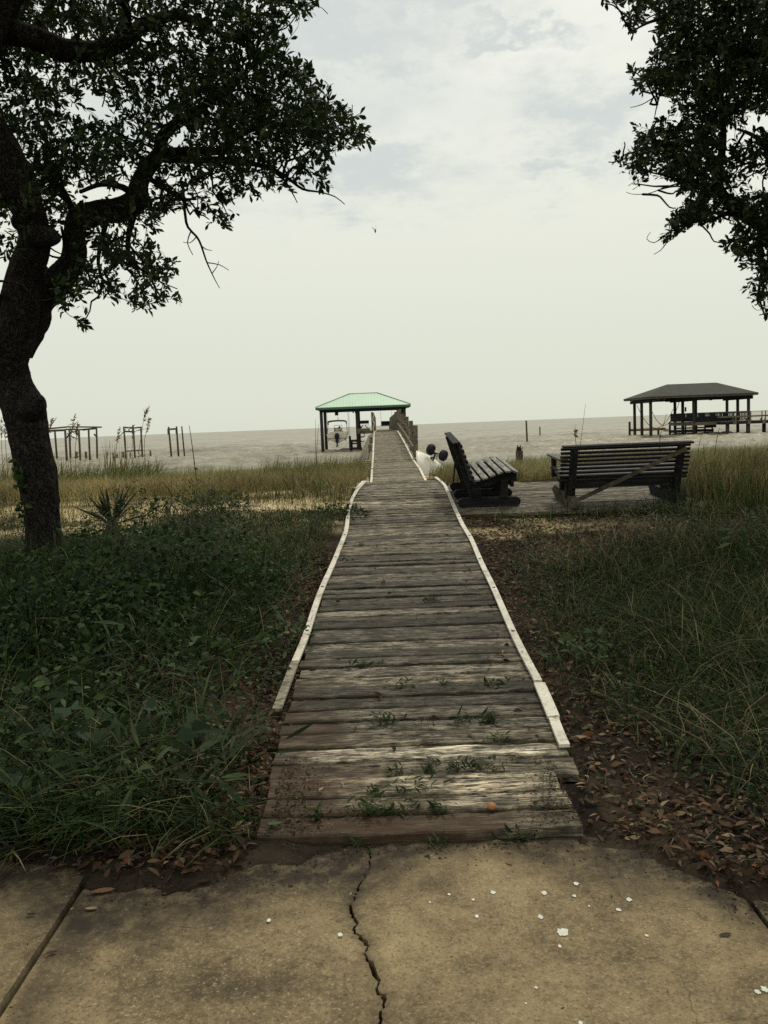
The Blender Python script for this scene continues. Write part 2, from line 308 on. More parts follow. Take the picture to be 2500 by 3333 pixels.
class MB:
    def __init__(s): s.v = []; s.f = []; s.t = []; s.sm = []
    def add(s, vs, fs, tint=1., smooth=False):
        o = len(s.v); s.v += [tuple(float(c) for c in v) for v in vs]; s.f += [tuple(i+o for i in f) for f in fs]
        s.t += [tint]*len(vs); s.sm += [smooth]*len(fs)
    def box(s, c, d, R=None, tint=1., taper=1.):
        x, y, z = (q/2 for q in d)
        vs = [Vector((sx*x*(taper if sz > 0 else 1), sy*y*(taper if sz > 0 else 1), sz*z)) for sz in (-1, 1) for sx, sy in ((-1, -1), (1, -1), (1, 1), (-1, 1))]
        if R is not None: vs = [R @ v for v in vs]
        vs = [v+Vector(c) for v in vs]
        s.add(vs, [(3, 2, 1, 0), (4, 5, 6, 7), (0, 1, 5, 4), (1, 2, 6, 5), (2, 3, 7, 6), (3, 0, 4, 7)], tint)
    def bar(s, a, b, wd, ht, up=(0, 0, 1), tint=1., jit=0.):   # rectangular beam from a to b
        a = Vector(a); b = Vector(b); d = (b-a); L = d.length; d.normalize()
        u = Vector(up); sd = d.cross(u)
        if sd.length < 1e-4: sd = d.cross(Vector((0, 1, 0)))
        sd.normalize(); u = sd.cross(d).normalized()
        R = Matrix((sd, d, u)).transposed()
        s.box((a+b)/2, (wd, L, ht), R, tint)
    def tube(s, pts, rad, n=8, cap=True, noise=0., smooth=True, tint=1.):
        pts = [Vector(p) for p in pts]; k = len(pts)
        rad = [rad]*k if isinstance(rad, (int, float)) else rad
        t0 = (pts[1]-pts[0]).normalized(); ref = Vector((0, 0, 1)) if abs(t0.z) < .9 else Vector((1, 0, 0))
        vs = []; fs = []
        for i, p in enumerate(pts):
            t = (pts[min(i+1, k-1)]-pts[max(i-1, 0)]).normalized()
            a = ref-t*ref.dot(t)
            if a.length < 1e-5: a = t.orthogonal()
            a.normalize(); ref = a; b_ = t.cross(a)
            for j in range(n):
                an = 2*math.pi*j/n; r = rad[i]*(1+(noise*(random.random()-.5)*2 if noise else 0))
                vs.append(p+(a*math.cos(an)+b_*math.sin(an))*r)
        for i in range(k-1):
            for j in range(n):
                fs.append((i*n+j, i*n+(j+1) % n, (i+1)*n+(j+1) % n, (i+1)*n+j))
        if cap: fs.append(tuple(range(n))[::-1]); fs.append(tuple((k-1)*n+j for j in range(n)))
        s.add(vs, fs, tint, smooth)
    def ell(s, c, r, n=12, m=8, R=None, tint=1.):
        vs = [(0, 0, -1)]+[(math.cos(2*math.pi*j/n)*math.cos(la), math.sin(2*math.pi*j/n)*math.cos(la), math.sin(la)) for la in [-math.pi/2+math.pi*i/m for i in range(1, m)] for j in range(n)]+[(0, 0, 1)]
        V = []
        for v in vs:
            q = Vector((v[0]*r[0], v[1]*r[1], v[2]*r[2]))
            if R is not None: q = R @ q
            V.append(q+Vector(c))
        fs = [(0, 1+(j+1) % n, 1+j) for j in range(n)]
        for i in range(m-2):
            for j in range(n): fs.append((1+i*n+j, 1+i*n+(j+1) % n, 1+(i+1)*n+(j+1) % n, 1+(i+1)*n+j))
        e = len(vs)-1; b = 1+(m-2)*n
        fs += [(b+j, b+(j+1) % n, e) for j in range(n)]
        s.add(V, fs, tint, True)
    def prism(s, poly, d, R=None, c=(0, 0, 0), tint=1.):    # poly in local xz, thickness d in y
        n = len(poly); vs = [Vector((x, -d/2, z)) for x, z in poly]+[Vector((x, d/2, z)) for x, z in poly]
        if R is not None: vs = [R @ v for v in vs]
        vs = [v+Vector(c) for v in vs]
        s.add(vs, [tuple(range(n)), tuple(range(2*n-1, n-1, -1))]+[(i, i+n, (i+1) % n+n, (i+1) % n) for i in range(n)], tint)
    def build(s, name, mat, parent=None, loc=None, bevel=0.):
        me = bpy.data.meshes.new(name)
        v = s.v if loc is None else [tuple(np.subtract(q, loc)) for q in s.v]
        me.from_pydata(v, [], s.f)
        me.polygons.foreach_set('use_smooth', s.sm)
        if any(q != 1. for q in s.t):
            at = me.color_attributes.new('tint', 'FLOAT_COLOR', 'POINT')
            arr = np.ones((len(s.v), 4), np.float32)
            for i, q in enumerate(s.t): arr[i, :3] = q
            at.data.foreach_set('color', arr.ravel())
        me.materials.append(mat); me.update()
        o = bpy.data.objects.new(name, me); COL.objects.link(o)
        if parent is not None: o.parent = parent
        elif loc is not None: o.location = loc
        if bevel:
            md = o.modifiers.new('bevel', 'BEVEL'); md.width = bevel; md.segments = 2; md.limit_method = 'ANGLE'
        return o
def tag(o, label, cat, group=None, kind=None):
    if label: o['label'] = label
    if cat: o['category'] = cat
    if group: o['group'] = group
    if kind: o['kind'] = kind
    return o
def thing(name, label, cat, loc=(0, 0, 0), rot=(0, 0, 0), group=None):
    o = bpy.data.objects.new(name, None); COL.objects.link(o); o.location = loc; o.rotation_euler = rot
    return tag(o, label, cat, group)
def tintarr(n, c, v=.25):
    c = np.asarray(c); k = 1+(RNG.random((n, 1))-.5)*2*v
    return c[None]*k if c.ndim == 1 else c*k
def pick(n, pal, wts=None, v=.25):
    pal = np.array(pal); i = RNG.choice(len(pal), n, p=wts); return tintarr(n, pal[i], v)
def unit(v): return v/np.maximum(np.linalg.norm(v, axis=1, keepdims=True), 1e-9)
def blades(P, h, wd, lean, col, az=None):
    n = len(P); h = np.broadcast_to(h, n); wd = np.broadcast_to(wd, n); lean = np.broadcast_to(lean, n)
    if az is None: az = RNG.random(n)*2*np.pi
    d = np.stack([np.cos(az), np.sin(az), 0*az], 1); fa = az+np.pi/2+(RNG.random(n)-.5)*1.2
    s = np.stack([np.cos(fa), np.sin(fa), 0*fa], 1)
    V = np.zeros((n, 7, 3)); i = 0
    for t, wf in ((0, 1.), (.42, .85), (.78, .5), (1., 0)):
        c = P+d*(h*lean*t**1.9)[:, None]; c[:, 2] += h*(t-.42*np.minimum(lean, 1.4)*t*t*.8)
        if wf: V[:, i] = c-s*(wd*wf/2)[:, None]; V[:, i+1] = c+s*(wd*wf/2)[:, None]; i += 2
        else: V[:, i] = c
    b = (np.arange(n)*7)[:, None]
    q = np.concatenate([b+[0, 1, 3, 2], b+[2, 3, 5, 4]]); tr = b+[4, 5, 6]
    return V.reshape(-1, 3), [q, tr], np.repeat(col, 7, 0)
LEAFS = {'oak': [(0, 0), (.30, .62), (.68, 1.), (1., .12), (1., -.12), (.68, -1.), (.30, -.62)],
         'lance': [(0, 0), (.25, .8), (.55, 1.), (1., 0), (.55, -1.), (.25, -.8)],
         'heart': [(.06, 0), (0, .55), (.28, 1.), (.62, .72), (1., 0), (.62, -.72), (.28, -1.), (0, -.55)]}
def leaves(P, D, Nn, L, W, col, kind='oak', fold=.25, droop=.2):
    n = len(P); D = unit(D); S = unit(np.cross(D, Nn)); Nn = np.cross(S, D)
    L = np.broadcast_to(L, n)[:, None]; W = np.broadcast_to(W, n)[:, None]
    sh = LEAFS[kind]; V = np.zeros((n, len(sh), 3))
    for i, (a, b) in enumerate(sh):
        V[:, i] = P+D*L*a+S*W*b/2+Nn*(abs(b)*W*fold*.5-droop*L*a*a*.6)
    f = (np.arange(n)*len(sh))[:, None]+np.arange(len(sh))
    return V.reshape(-1, 3), [f], np.repeat(col, len(sh), 0)
class Cloud:   # gathers numpy pieces into one mesh
    def __init__(s): s.V = []; s.F = {}; s.C = []; s.n = 0
    def add(s, part):
        V, FL, C = part; s.V.append(V); s.C.append(C)
        for f in FL: s.F.setdefault(f.shape[1], []).append(f+s.n)
        s.n += len(V); return s
    def build(s, name, mat, parent=None, loc=None, smooth=False):
        return fast(name, np.concatenate(s.V), [np.concatenate(f) for f in s.F.values()], mat, np.concatenate(s.C), parent, smooth, loc)
def rot2(v, a): return np.array([v[0]*math.cos(a)-v[1]*math.sin(a), v[0]*math.sin(a)+v[1]*math.cos(a)])
# ================================================================== SETTING: ground, patio, sea
def axis(lo, hi, c, d0, gr):
    out = [c]; d = d0
    while out[-1] < hi: out.append(out[-1]+d); d *= gr
    a = [c]; d = d0
    while a[-1] > lo: a.append(a[-1]-d); d *= gr
    return np.array(a[:0:-1]+out)
gx = np.concatenate([-1.8-axis(0, 500, 0, .018, 1.035)[::-1], np.arange(-1.784, 1.99, .016), 2.0+axis(0, 500, 0, .018, 1.035)])
gy = np.concatenate([[-60, -30, -12, -5, -2, -.5, .6, 1.3], np.arange(1.8, 2.3, .05), np.arange(2.3, 3.2, .012), np.arange(3.2, 3.4, .022), axis(3.4, 420, 3.4, .026, 1.022)[0:]])
X, Y = np.meshgrid(gx, gy); x_, y_ = X.ravel(), Y.ravel()
gz = T(x_, y_)
nxg, nyg = len(gx), len(gy)
ii = (np.arange(nyg-1)[:, None]*nxg+np.arange(nxg-1)[None]).ravel()
gf = np.stack([ii, ii+1, ii+nxg+1, ii+nxg], 1)
SAND, DIRT, LITT = np.array((.62, .50, .29)), np.array((.026, .020, .015)), np.array((.050, .037, .026))
def sandmask(x, y):
    n = fbm(x*.55+5, y*.9+2, 4); hole = sstep(.44, .54, fbm(x*1.7, y*4.2, 4))
    left = sstep(9.3, 10.3, y+(n-.5)*2.8)*(.22+.78*hole)
    right = sstep(8.0, 8.5, y+(n-.5)*1.2)*sstep(3.0, 1.6, x+(n-.5)*1.5)*hole+.75*sstep(11.5, 12.5, y)*hole
    return np.clip(np.where(x > .1, right*.5, left), 0, 1)
sm = sandmask(x_, y_)[:, None]
lm = sstep(.42, .6, fbm(x_*2.3+7, y_*2.3, 4))[:, None]
gc = (DIRT*(1-lm)+LITT*lm)*(1-sm)+SAND*sm
gc = np.where((((np.abs(x_-.15) < .6) & (y_ > 2.95) & (y_ < 12.7)))[:, None], np.array((.015, .012, .01)), gc)  # soil under the boards near black, gap shade put into its colour
gc = np.where((gz < -.45)[:, None], np.array((.34, .28, .18)), gc)
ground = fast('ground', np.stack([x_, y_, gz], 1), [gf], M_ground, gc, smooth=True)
tag(ground, 'sandy soil with leaf mould and bare sand patches rising to the dune', 'ground', kind='structure')

# patio: three slabs, the middle one split by a ragged crack
def crackline():
    pts = [(1195, 2740), (1205, 2790), (1200, 2830), (1172, 2880), (1160, 2905), (1150, 2925), (1137, 2945), (1150, 2975), (1160, 3000), (1155, 3025), (1175, 3050), (1195, 3075), (1190, 3110), (1215, 3150), (1235, 3190), (1228, 3215), (1250, 3240), (1240, 3290), (1236, 3340)]
    P = [atZ(*q, .13)[:2] for q in pts]; out = []
    for a, b in zip(P[:-1], P[1:]):
        for t in np.linspace(0, 1, 5)[:-1]:
            q = a*(1-t)+b*t; out.append(q+(np.random.default_rng(int(abs(q[1])*9999)).random(2)-.5)*.012)
    out.append(P[-1]); e = P[-1]
    for i in range(30): out.append(np.array([e[0]+.05*math.sin(i*.9)+.02*math.sin(i*2.3), e[1]-.1*(i+1)]))
    return out
CR = [np.array([-.1, 2.98])]+crackline()
PATZ, PATT = .13, .10
def wid(i): return .0015+.0085*float(vnoise(i*.31, 3.3))**1.4*(.35+.65*min(1, i/40))
def slab(mb, poly, top, tilt=0.):
    n = len(poly); t = [(p[0], p[1], top) for p in poly]; bt = [(p[0], p[1], top-PATT) for p in poly]
    # a worn, slightly rounded arris
    cen = np.mean(np.array(poly), 0)
    mb.add(t+bt, [tuple(range(n))]+[(i, i+n, (i+1) % n+n, (i+1) % n)[::-1] for i in range(n)])
def gridslab(name_mb, xl, xr, yl, top):   # rows of stations: xl(y), xr(y): quads, so the surface can hold a stain and painted shade attribute
    vs = []; fs = []; tn = []; k = 26
    for r, y in enumerate(yl):
        for j in range(k+1):
            u = j/k; x = xl[r]+(xr[r]-xl[r])*u; e = min(x-xl[r], xr[r]-x); z = top-(.006 if j in (0, k) else 0)
            vs.append((x, y, z))
    for r in range(len(yl)-1):
        for j in range(k): a = r*(k+1)+j; fs.append((a, a+1, a+k+2, a+k+1) if yl[1] > yl[0] else (a+k+1, a+k+2, a+1, a))
    nb = len(vs)
    for r, y in enumerate(yl): vs += [(xl[r], y, top-PATT), (xr[r], y, top-PATT)]
    for r in range(len(yl)-1):
        a = r*(k+1); fs.append((a, a+k+1, nb+2*r+2, nb+2*r)); fs.append((a+k, nb+2*r+1, nb+2*r+3, a+2*k+1))
    r = len(yl)-1
    for rr, flip in ((0, 0), (r, 1)):
        row = list(range(rr*(k+1), rr*(k+1)+k+1)); f = row+[nb+2*rr+1, nb+2*rr]; fs.append(tuple(f if flip else f[::-1]))
    name_mb.add(vs, fs)
    return [v for v in vs]
pm = MB(); crx = np.array([c[0] for c in CR]); cry = np.array([c[1] for c in CR])
wv = np.array([wid(i) for i in range(len(CR))])
JL, JR, YE = -1.035, 1.05, 2.98
gridslab(pm, [JL]*len(CR), list(crx-wv), list(cry), PATZ)
gridslab(pm, list(crx+wv), [JR]*len(CR), list(cry), PATZ+.004)
yy = list(np.linspace(YE, -2, 100))
gridslab(pm, [-5.2]*100, [JL-.016+.006*float(vnoise(q*7, 1)) for q in yy], yy, PATZ+.014)
gridslab(pm, [JR+.016]*100, [5.2]*100, yy, PATZ+.006)
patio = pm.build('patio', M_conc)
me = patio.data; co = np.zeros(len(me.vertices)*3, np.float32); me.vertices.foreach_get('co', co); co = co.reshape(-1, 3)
st = sstep(-.36, -.03, soil_arc(co[:, 0], co[:, 1])+(fbm(co[:, 0]*5, co[:, 1]*5, 4)-.5)*.35)  # leaf-mould stain, its gradient widened to paint the shade at the corners
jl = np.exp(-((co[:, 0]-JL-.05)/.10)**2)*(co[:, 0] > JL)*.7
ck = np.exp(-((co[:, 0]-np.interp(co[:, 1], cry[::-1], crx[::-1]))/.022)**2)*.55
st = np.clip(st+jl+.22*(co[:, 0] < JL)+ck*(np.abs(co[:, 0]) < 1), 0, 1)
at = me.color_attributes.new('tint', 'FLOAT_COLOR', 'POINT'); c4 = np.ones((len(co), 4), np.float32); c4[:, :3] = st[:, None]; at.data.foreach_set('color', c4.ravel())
# white lichen / paint spots lie on the slab as thin ragged films
me.materials.append(plain('white_spots', (.55, .55, .48), .9, var=.2, scale=60))
spm = MB()
for px, py, r in [(875, 2995, 9), (1107, 3042, 10), (1552, 2982, 8), (1605, 2905, 10), (1772, 2907, 11), (1876, 2877, 10), (1870, 2916, 8), (1759, 2984, 10), (2014, 2961, 9), (2048, 2928, 10), (1833, 3034, 21), (1822, 3080, 7), (1462, 2911, 6), (1540, 2928, 6), (2465, 3228, 10), (2490, 3220, 13), (1890, 3330, 9), (1918, 2949, 4), (1400, 2938, 4), (2105, 3045, 7), (1745, 3214, 6), (1712, 3266, 4), (1398, 2935, 3)]:
    c = atZ(px, py, PATZ+.006); R_ = r/FPX*np.linalg.norm(c-_C)
    n = 22; vs = []
    for j in range(n):
        a = 2*math.pi*j/n; q = R_*(.55+.35*random.random())
        vs.append((c[0]+q*math.cos(a), c[1]+q*1.35*math.sin(a), PATZ+.0065))
    spm.add(vs, [tuple(range(n))])
import bmesh
bm = bmesh.new(); bm.from_mesh(me)
for fc in spm.f:
    f = bm.faces.new([bm.verts.new(spm.v[i]) for i in fc]); f.material_index = 1
bm.to_mesh(me); bm.free()
tag(patio, 'cracked tan concrete patio slabs with white spots', 'patio', kind='structure')

# sea: one sheet from the beach to the horizon with real swell near the shore
sy = [33.]
while sy[-1] < 42000: sy.append(sy[-1]+(.36 if sy[-1] < 125 else .36+(sy[-1]-125)*.05))
sy = np.array(sy); su = np.linspace(-1, 1, 521)
sx = su[None]*(40+sy[:, None]*.55); SY = np.repeat(sy[:, None], len(su), 1)
fade = np.exp(-np.maximum(SY-60, 0)/130)
rx_, ry_ = sx+.12*SY, SY-.10*sx
def rid(x, y, o): return 1-np.minimum(np.abs((fbm(x, y, o)-.5)*4.2), 1)
ridg = rid(rx_*.20+3, ry_*.34, 3); chop = rid(rx_*.62, ry_*.95+40, 2)
sz = SEA+fade*(.40*(ridg**2-.35)*sstep(.32, .62, fbm(rx_*.07+9, ry_*.11, 3))+.24*(chop**2-.35)+.20*(fbm(rx_*.09, ry_*.20+7, 2)-.5))*sstep(37, 55, SY)
nn_ = len(su); ii = (np.arange(len(sy)-1)[:, None]*nn_+np.arange(nn_-1)[None]).ravel()
sea = fast('sea', np.stack([sx.ravel(), SY.ravel(), sz.ravel()], 1), [np.stack([ii, ii+1, ii+nn_+1, ii+nn_], 1)], M_sea, smooth=True)
tag(sea, 'choppy muddy grey-green sea reaching to the horizon', 'sea', kind='structure')

# ================================================================== BOARDWALK
def wz(y): return SL*y
def walkc(y): return .092+.0138*(y-3.)
YAW = -.012
def plank(mb, y, xc, W, z, dep, th=.036, n=12, yaw=0., tint=1., rag=.006, slope=SL, ej=.015, cup=0.):
    x0 = xc-W/2+random.uniform(-ej, ej); x1 = xc+W/2+random.uniform(-ej, ej)
    ch = .006; prof = [(-dep/2, -th), (-dep/2, -ch), (-dep/2+ch, 0), (dep/2-ch, 0), (dep/2, -ch), (dep/2, -th)]
    vs = []; fs = []; bow = random.uniform(-.006, .006); r1, r2 = random.random()*99, random.random()*99
    for i in range(n+1):
        u = i/n; x = x0+(x1-x0)*u
        ea = rag*(float(vnoise(r1+u*9*n/12, 1.5))-.5)*2; eb = rag*(float(vnoise(r2+u*9*n/12, 4.5))-.5)*2
        zc = bow*(4*u*(1-u)-.5)
        for k, (py, pz) in enumerate(prof):
            yy = py+(ea if k < 3 else eb)+(x-xc)*yaw
            vs.append((x, y+yy, z+pz+zc+slope*yy+cup*py+(.003*(float(vnoise(r1+u*14, k))-.5) if k in (2, 3) else 0)))
    for i in range(n):
        for k in range(6): fs.append((i*6+k, i*6+(k+1) % 6, (i+1)*6+(k+1) % 6, (i+1)*6+k))
    fs.append(tuple(range(6))[::-1]); fs.append(tuple(n*6+k for k in range(6)))
    mb.add(vs, fs, tint)
bw = thing('boardwalk', 'weathered grey plank boardwalk with white edging strips running up from the patio', 'boardwalk', (.1, 2.9, .15))
dk = MB(); y = 2.955; PITCHB = .146; i = 0
while y < 12.62:
    b = random.uniform(.42, 1.05) if random.random() < .78 else random.uniform(1.1, 1.65)
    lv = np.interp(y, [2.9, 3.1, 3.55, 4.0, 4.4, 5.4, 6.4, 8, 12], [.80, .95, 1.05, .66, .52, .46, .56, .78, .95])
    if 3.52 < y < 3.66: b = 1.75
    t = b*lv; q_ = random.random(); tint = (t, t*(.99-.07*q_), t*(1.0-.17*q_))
    ww = 1.25 if y > 3.3 else 1.13
    plank(dk, y, walkc(y)+(.012 if y > 3.3 else -.01), ww, wz(y)+random.uniform(-.007, .004), .146-random.uniform(.011, .025), rag=.009, n=26, cup=random.uniform(-.09, .09), yaw=YAW+random.uniform(-.008, .008), tint=tint, ej=.012)
    y += PITCHB*random.uniform(.97, 1.04); i += 1
dk.build('deck', M_plank, bw, loc=tuple(bw.location))
for s in (-.5, 0, .5):
    jm = MB(); jm.bar((walkc(3)+s, 3.0, wz(3)-.085), (walkc(12.5)+s, 12.55, wz(12.55)-.085), .04, .09); jm.build('joist', M_plank, bw, loc=tuple(bw.location))
def strip(pts, wd=.041, th=.014, name='edging_strip', parent=bw, mat=M_white, lift=.004, bolts=True):
    P = [onwalk(*q) for q in pts]; P = [Vector(p) for p in P]
    Q = []
    for a, b in zip(P[:-1], P[1:]):
        n = max(2, int((b-a).length/.12))
        for j in range(n): Q.append(a.lerp(b, j/n))
    Q.append(P[-1])
    # smooth
    for _ in range(7): Q = [Q[0]]+[(Q[i-1]+Q[i]*2+Q[i+1])/4 for i in range(1, len(Q)-1)]+[Q[-1]]
    vs = []; fs = []; n = len(Q)
    for i, p in enumerate(Q):
        t = (Q[min(i+1, n-1)]-Q[max(i-1, 0)]).normalized(); sd = Vector((t.y, -t.x, 0)).normalized()
        h = lift+.006
        for sx_, sz_ in ((-1, h), (1, h), (1, h+th), (-1, h+th)): vs.append(p+sd*sx_*wd/2+Vector((0, 0, sz_)))
    for i in range(n-1):
        for k in range(4): fs.append((i*4+k, i*4+(k+1) % 4, i*4+4+(k+1) % 4, i*4+4+k))
    fs += [(0, 1, 2, 3)[::-1], tuple((n-1)*4+k for k in range(4))]
    m = MB(); m.add(vs, [f[::-1] for f in fs])
    o = m.build(name, mat, parent, loc=tuple(parent.location))
    if bolts:
        for i in range(4, n, 8):
            bmn = MB(); p = Q[i]+Vector((0, 0, lift+th+.004)); bmn.tube([p, p+Vector((0, 0, .006))], .011, 8)
            bmn.build('bolt', M_bolt, o, loc=tuple(parent.location))
    return o
strip([(1186, 1570), (1163, 1596)], wd=.07, bolts=False)
strip([(1168, 1591), (1146, 1627), (1135, 1669), (1127, 1740), (1112, 1774), (1080, 1854), (1055, 1905), (1025, 1985), (1003, 2065), (985, 2110), (962, 2163)])
strip([(960, 2168), (939, 2226), (918, 2275), (902, 2322)], wd=.045, bolts=False, mat=M_dirtystrip)
strip([(1418, 1557), (1447, 1580), (1485, 1669), (1510, 1724), (1532, 1753), (1566, 1838), (1608, 1922), (1643, 2006), (1690, 2112), (1752, 2228)])
strip([(1756, 2236), (1790, 2312), (1802, 2346)], wd=.056, bolts=False)
strip([(1803, 2352), (1815, 2392), (1838, 2440)], wd=.045, bolts=False)

# ================================================================== BENCH PLATFORM + BENCHES
TH = math.atan(SL)
pf = thing('bench_platform', 'low grey plank platform beside the boardwalk carrying two dark benches', 'platform', (.9, 9.5, SL*9.5))
pmb = MB(); y = 9.57
while y < 12.0:
    t = random.uniform(.42, .9); dd = .14
    xr = 3.62+random.uniform(-.06, .06)
    plank(pmb, y, (.80+xr)/2+.01*(y-9.5), xr-.80, SL*y-.002, dd-random.uniform(.006, .014), n=10, yaw=-.015+random.uniform(-.005, .005), tint=(t, t*.98, t*.93), rag=.004)
    y += dd
pmb.build('platform_deck', M_plank, pf, loc=tuple(pf.location))
pj = MB(); pj.bar((.84, 9.535, SL*9.5-.10), (3.62, 9.50, SL*9.5-.10), .04, .13); pj.bar((.9, 11.9, SL*11.9-.10), (3.62, 11.9, SL*11.9-.10), .04, .11)
pj.bar((3.57, 9.6, SL*9.6-.1), (3.57, 11.8, SL*11.8-.1), .04, .11)
pj.build('rim_joist', M_plank, pf, loc=tuple(pf.location))

def make_bench(label, loc, yaw, L, left):
    """local frame: length along +x (0..L), the seat faces +y, back at y=0"""
    b = thing('garden_bench', label, 'bench', loc, (0, 0, 0))
    b.rotation_euler = (Matrix.Rotation(TH, 3, 'X') @ Matrix.Rotation(yaw, 3, 'Z')).to_euler()
    ends = (.10, L/2, L-.10) if left else (.10, L-.10)
    H = .75 if left else .69
    def backy(z): return .05-.17*(z-.25)/.5       # the back leans away behind
    for x in ends:
        m = MB()   # runner with rounded ends
        R_ = .055; ln = .62
        poly = [(-.08+R_*math.cos(a), R_+R_*math.sin(a)) for a in np.linspace(math.pi/2, 3*math.pi/2, 7)]+[(ln-.08+R_*math.cos(a), R_+R_*math.sin(a)) for a in np.linspace(-math.pi/2, math.pi/2, 7)]
        if not left: poly = [(-.20, .05), (-.17, 0), (.78, 0), (.86, .09), (.80, .12), (-.16, .12)] if x > .5 else [(-.22, .02), (-.12, 0), (.60, 0), (.86, .10), (.70, .17), (-.2, .12)]
        m.prism(poly, .085, Matrix.Rotation(math.pi/2, 3, 'Z'), (x, 0, 0)); m.build('runner', M_bench if left else M_brace if x < .5 else M_benchR, b)
        m = MB(); m.bar((x, .40, .09), (x, .41, .31), .085, .085, up=(0, 1, 0)); m.build('leg', M_bench, b)
        m = MB(); m.bar((x+.0, .10, .09), (x, .07, .30), .10, .10, up=(0, 1, 0)); m.build('leg', M_bench, b)
        m = MB(); m.bar((x, .055, .06), (x, backy(H-.02)-.035, H-.02), .075, .06, up=(0, 1, 0)); m.build('back_post', M_bench, b)
        m = MB()   # curved seat bearer
        top = [(y_, seatz(y_)-.02) for y_ in np.linspace(.02, .56, 10)]; bot = [(y_, max(.235, seatz(y_)-.12)) for y_ in np.linspace(.56, .02, 10)]
        m.prism(top+bot, .04, Matrix.Rotation(math.pi/2, 3, 'Z'), (x+(.05 if x < L/2 else -.05), 0, 0)); m.build('seat_bearer', M_bench, b)
    m = MB()
    for k in range(6):
        y_ = .09+k*.088; dz = (seatz(y_+.02)-seatz(y_-.02))/.04
        m.box((L/2+random.uniform(-.008, .008), y_, seatz(y_)), (L+.06, .066, .022), Matrix.Rotation(math.atan(dz), 3, 'X'))
    m.build('seat', M_slatL if left else M_slatR, b, bevel=.004)
    m = MB(); nb = 8 if left else 9
    for k in range(nb):
        z = .30+k*(H-.30-.02)/(nb-1)
        y_ = backy(z)+.02; wv_ = .036 if left else .027
        m.box((L/2+random.uniform(-.01, .01), y_, z), (L+(.12 if left else .06), .034, wv_), Matrix.Rotation(.32, 3, 'X'))
    m.box((L/2, backy(H)-.02, H+.012), (L+.06, .085, .02), Matrix.Rotation(.1, 3, 'X'))
    m.build('backrest', M_slatdark if left else M_benchR, b, bevel=.004)
    m = MB(); m.box((L/2, .06, .255), (L-.12, .035, .10)); m.box((L/2, .50, .27), (L-.12, .035, .08)); m.build('apron', M_benchR if not left else M_bench, b)
    m = MB()
    if left: m.bar((.36, -.075, .40), (.07, -.085, .12), .03, .022, up=(0, 1, 0))
    else: m.bar((L-.06, backy(H-.05)-.085, H-.055), (.14, -.035, .075), .042, .028, up=(0, 1, 0))
    m.build('brace', M_brace, b)
    if not left:
        for x in (-.02,):
            m = MB(); m.bar((x+.02, .47, .30), (x+.02, .47, .535), .05, .07, up=(0, 1, 0)); m.build('arm_post', M_benchR, b)
            m = MB(); m.prism([(-.05, 0), (.58, 0), (.64, .012), (.58, .024), (-.05, .024)], .10, Matrix.Rotation(math.pi/2, 3, 'Z'), (x+.02, 0, .535)); m.build('armrest', M_slatR, b)
    return b
def seatz(y): return .325+.095*math.sin(max(0, min(1, (y-.05)/.42))*math.pi/2)**2-1.6*max(0, y-.48)**1.3*.35
M_slatL = wood('toplit_seat_left', (.05, .048, .042), (.34, .33, .28), (1.5, 22, 22), rough=.6)  # paler than the frame: light on the seat top put into the colour
M_slatR = wood('toplit_seat_right', (.02, .02, .02), (.13, .125, .115), (1.2, 20, 20), rough=.6)  # dimmer seat, its top light also put into the colour
M_slatdark = M_benchR
make_bench('dark slatted bench seen end-on, seat facing right, beside the boardwalk', (1.03, 11.56, SL*11.56), math.radians(-91), 1.66, True)
make_bench('dark slatted bench seen from behind with a long diagonal brace across its back', (2.04, 9.72, SL*9.72), math.radians(1), 1.40, False)
# ================================================================== PIER
PZY = [17.5, 19, 21, 25, 31.3, 38, 43, 50, 84]; PZZ = [.36, .40, .50, .57, .87, 1.12, 1.29, 1.27, 1.22]
def pz(y): return float(np.interp(y, PZY, PZZ))
def pc(y): return float(np.interp(y, [17, 19, 31, 43, 67, 84], [.33, .335, .30, .25, .20, .17]))
pier = thing('pier', 'long grey plank pier with wooden railings running out over the water', 'pier', (.3, 18, -.3)); PL = tuple(pier.location)
def pbuild(m, name, mat, lab=None):
    o = m.build(name, mat, pier, loc=PL)
    if lab: o['label'] = lab
    return o
m = MB(); y = 17.6
while y < 82.6:
    t = random.uniform(.65, 1.25); d = .142
    sl = (pz(y+.3)-pz(y-.3))/.6
    plank(m, y, pc(y), 1.2, pz(y)+random.uniform(-.006, .006), d-random.uniform(.012, .02), n=3 if y < 45 else 1, yaw=random.uniform(-.012, .012), tint=(t, t*.985, t*.95), slope=sl, ej=.025)
    y += d
pbuild(m, 'deck', M_pierwood)
def edge(side, y0, y1, off=0., wd=.055, up=.014, steps=.5):
    m = MB(); ys = np.arange(y0, y1, steps).tolist()+[y1]
    for a, b in zip(ys[:-1], ys[1:]):
        m.bar((pc(a)+side*(.585+off), a, pz(a)+up), (pc(b)+side*(.585+off), b+.004, pz(b)+up), wd, .022)
    return m
pbuild(edge(1, 17.9, 21.3, .0, .05), 'edging_strip', M_white); pbuild(edge(1, 21.5, 43, .0, .05), 'edging_strip', M_white); pbuild(edge(1, 44.5, 66, -.04, .05), 'edging_strip', M_white)
pbuild(edge(-1, 17.8, 21.5, .0, .05), 'edging_strip', M_white); pbuild(edge(-1, 21.7, 28.2, .0, .05), 'edging_strip', M_white); pbuild(edge(-1, 28.4, 43, 0, .05), 'edging_strip', M_white); pbuild(edge(-1, 44, 66, -.04, .05), 'edging_strip', M_white)
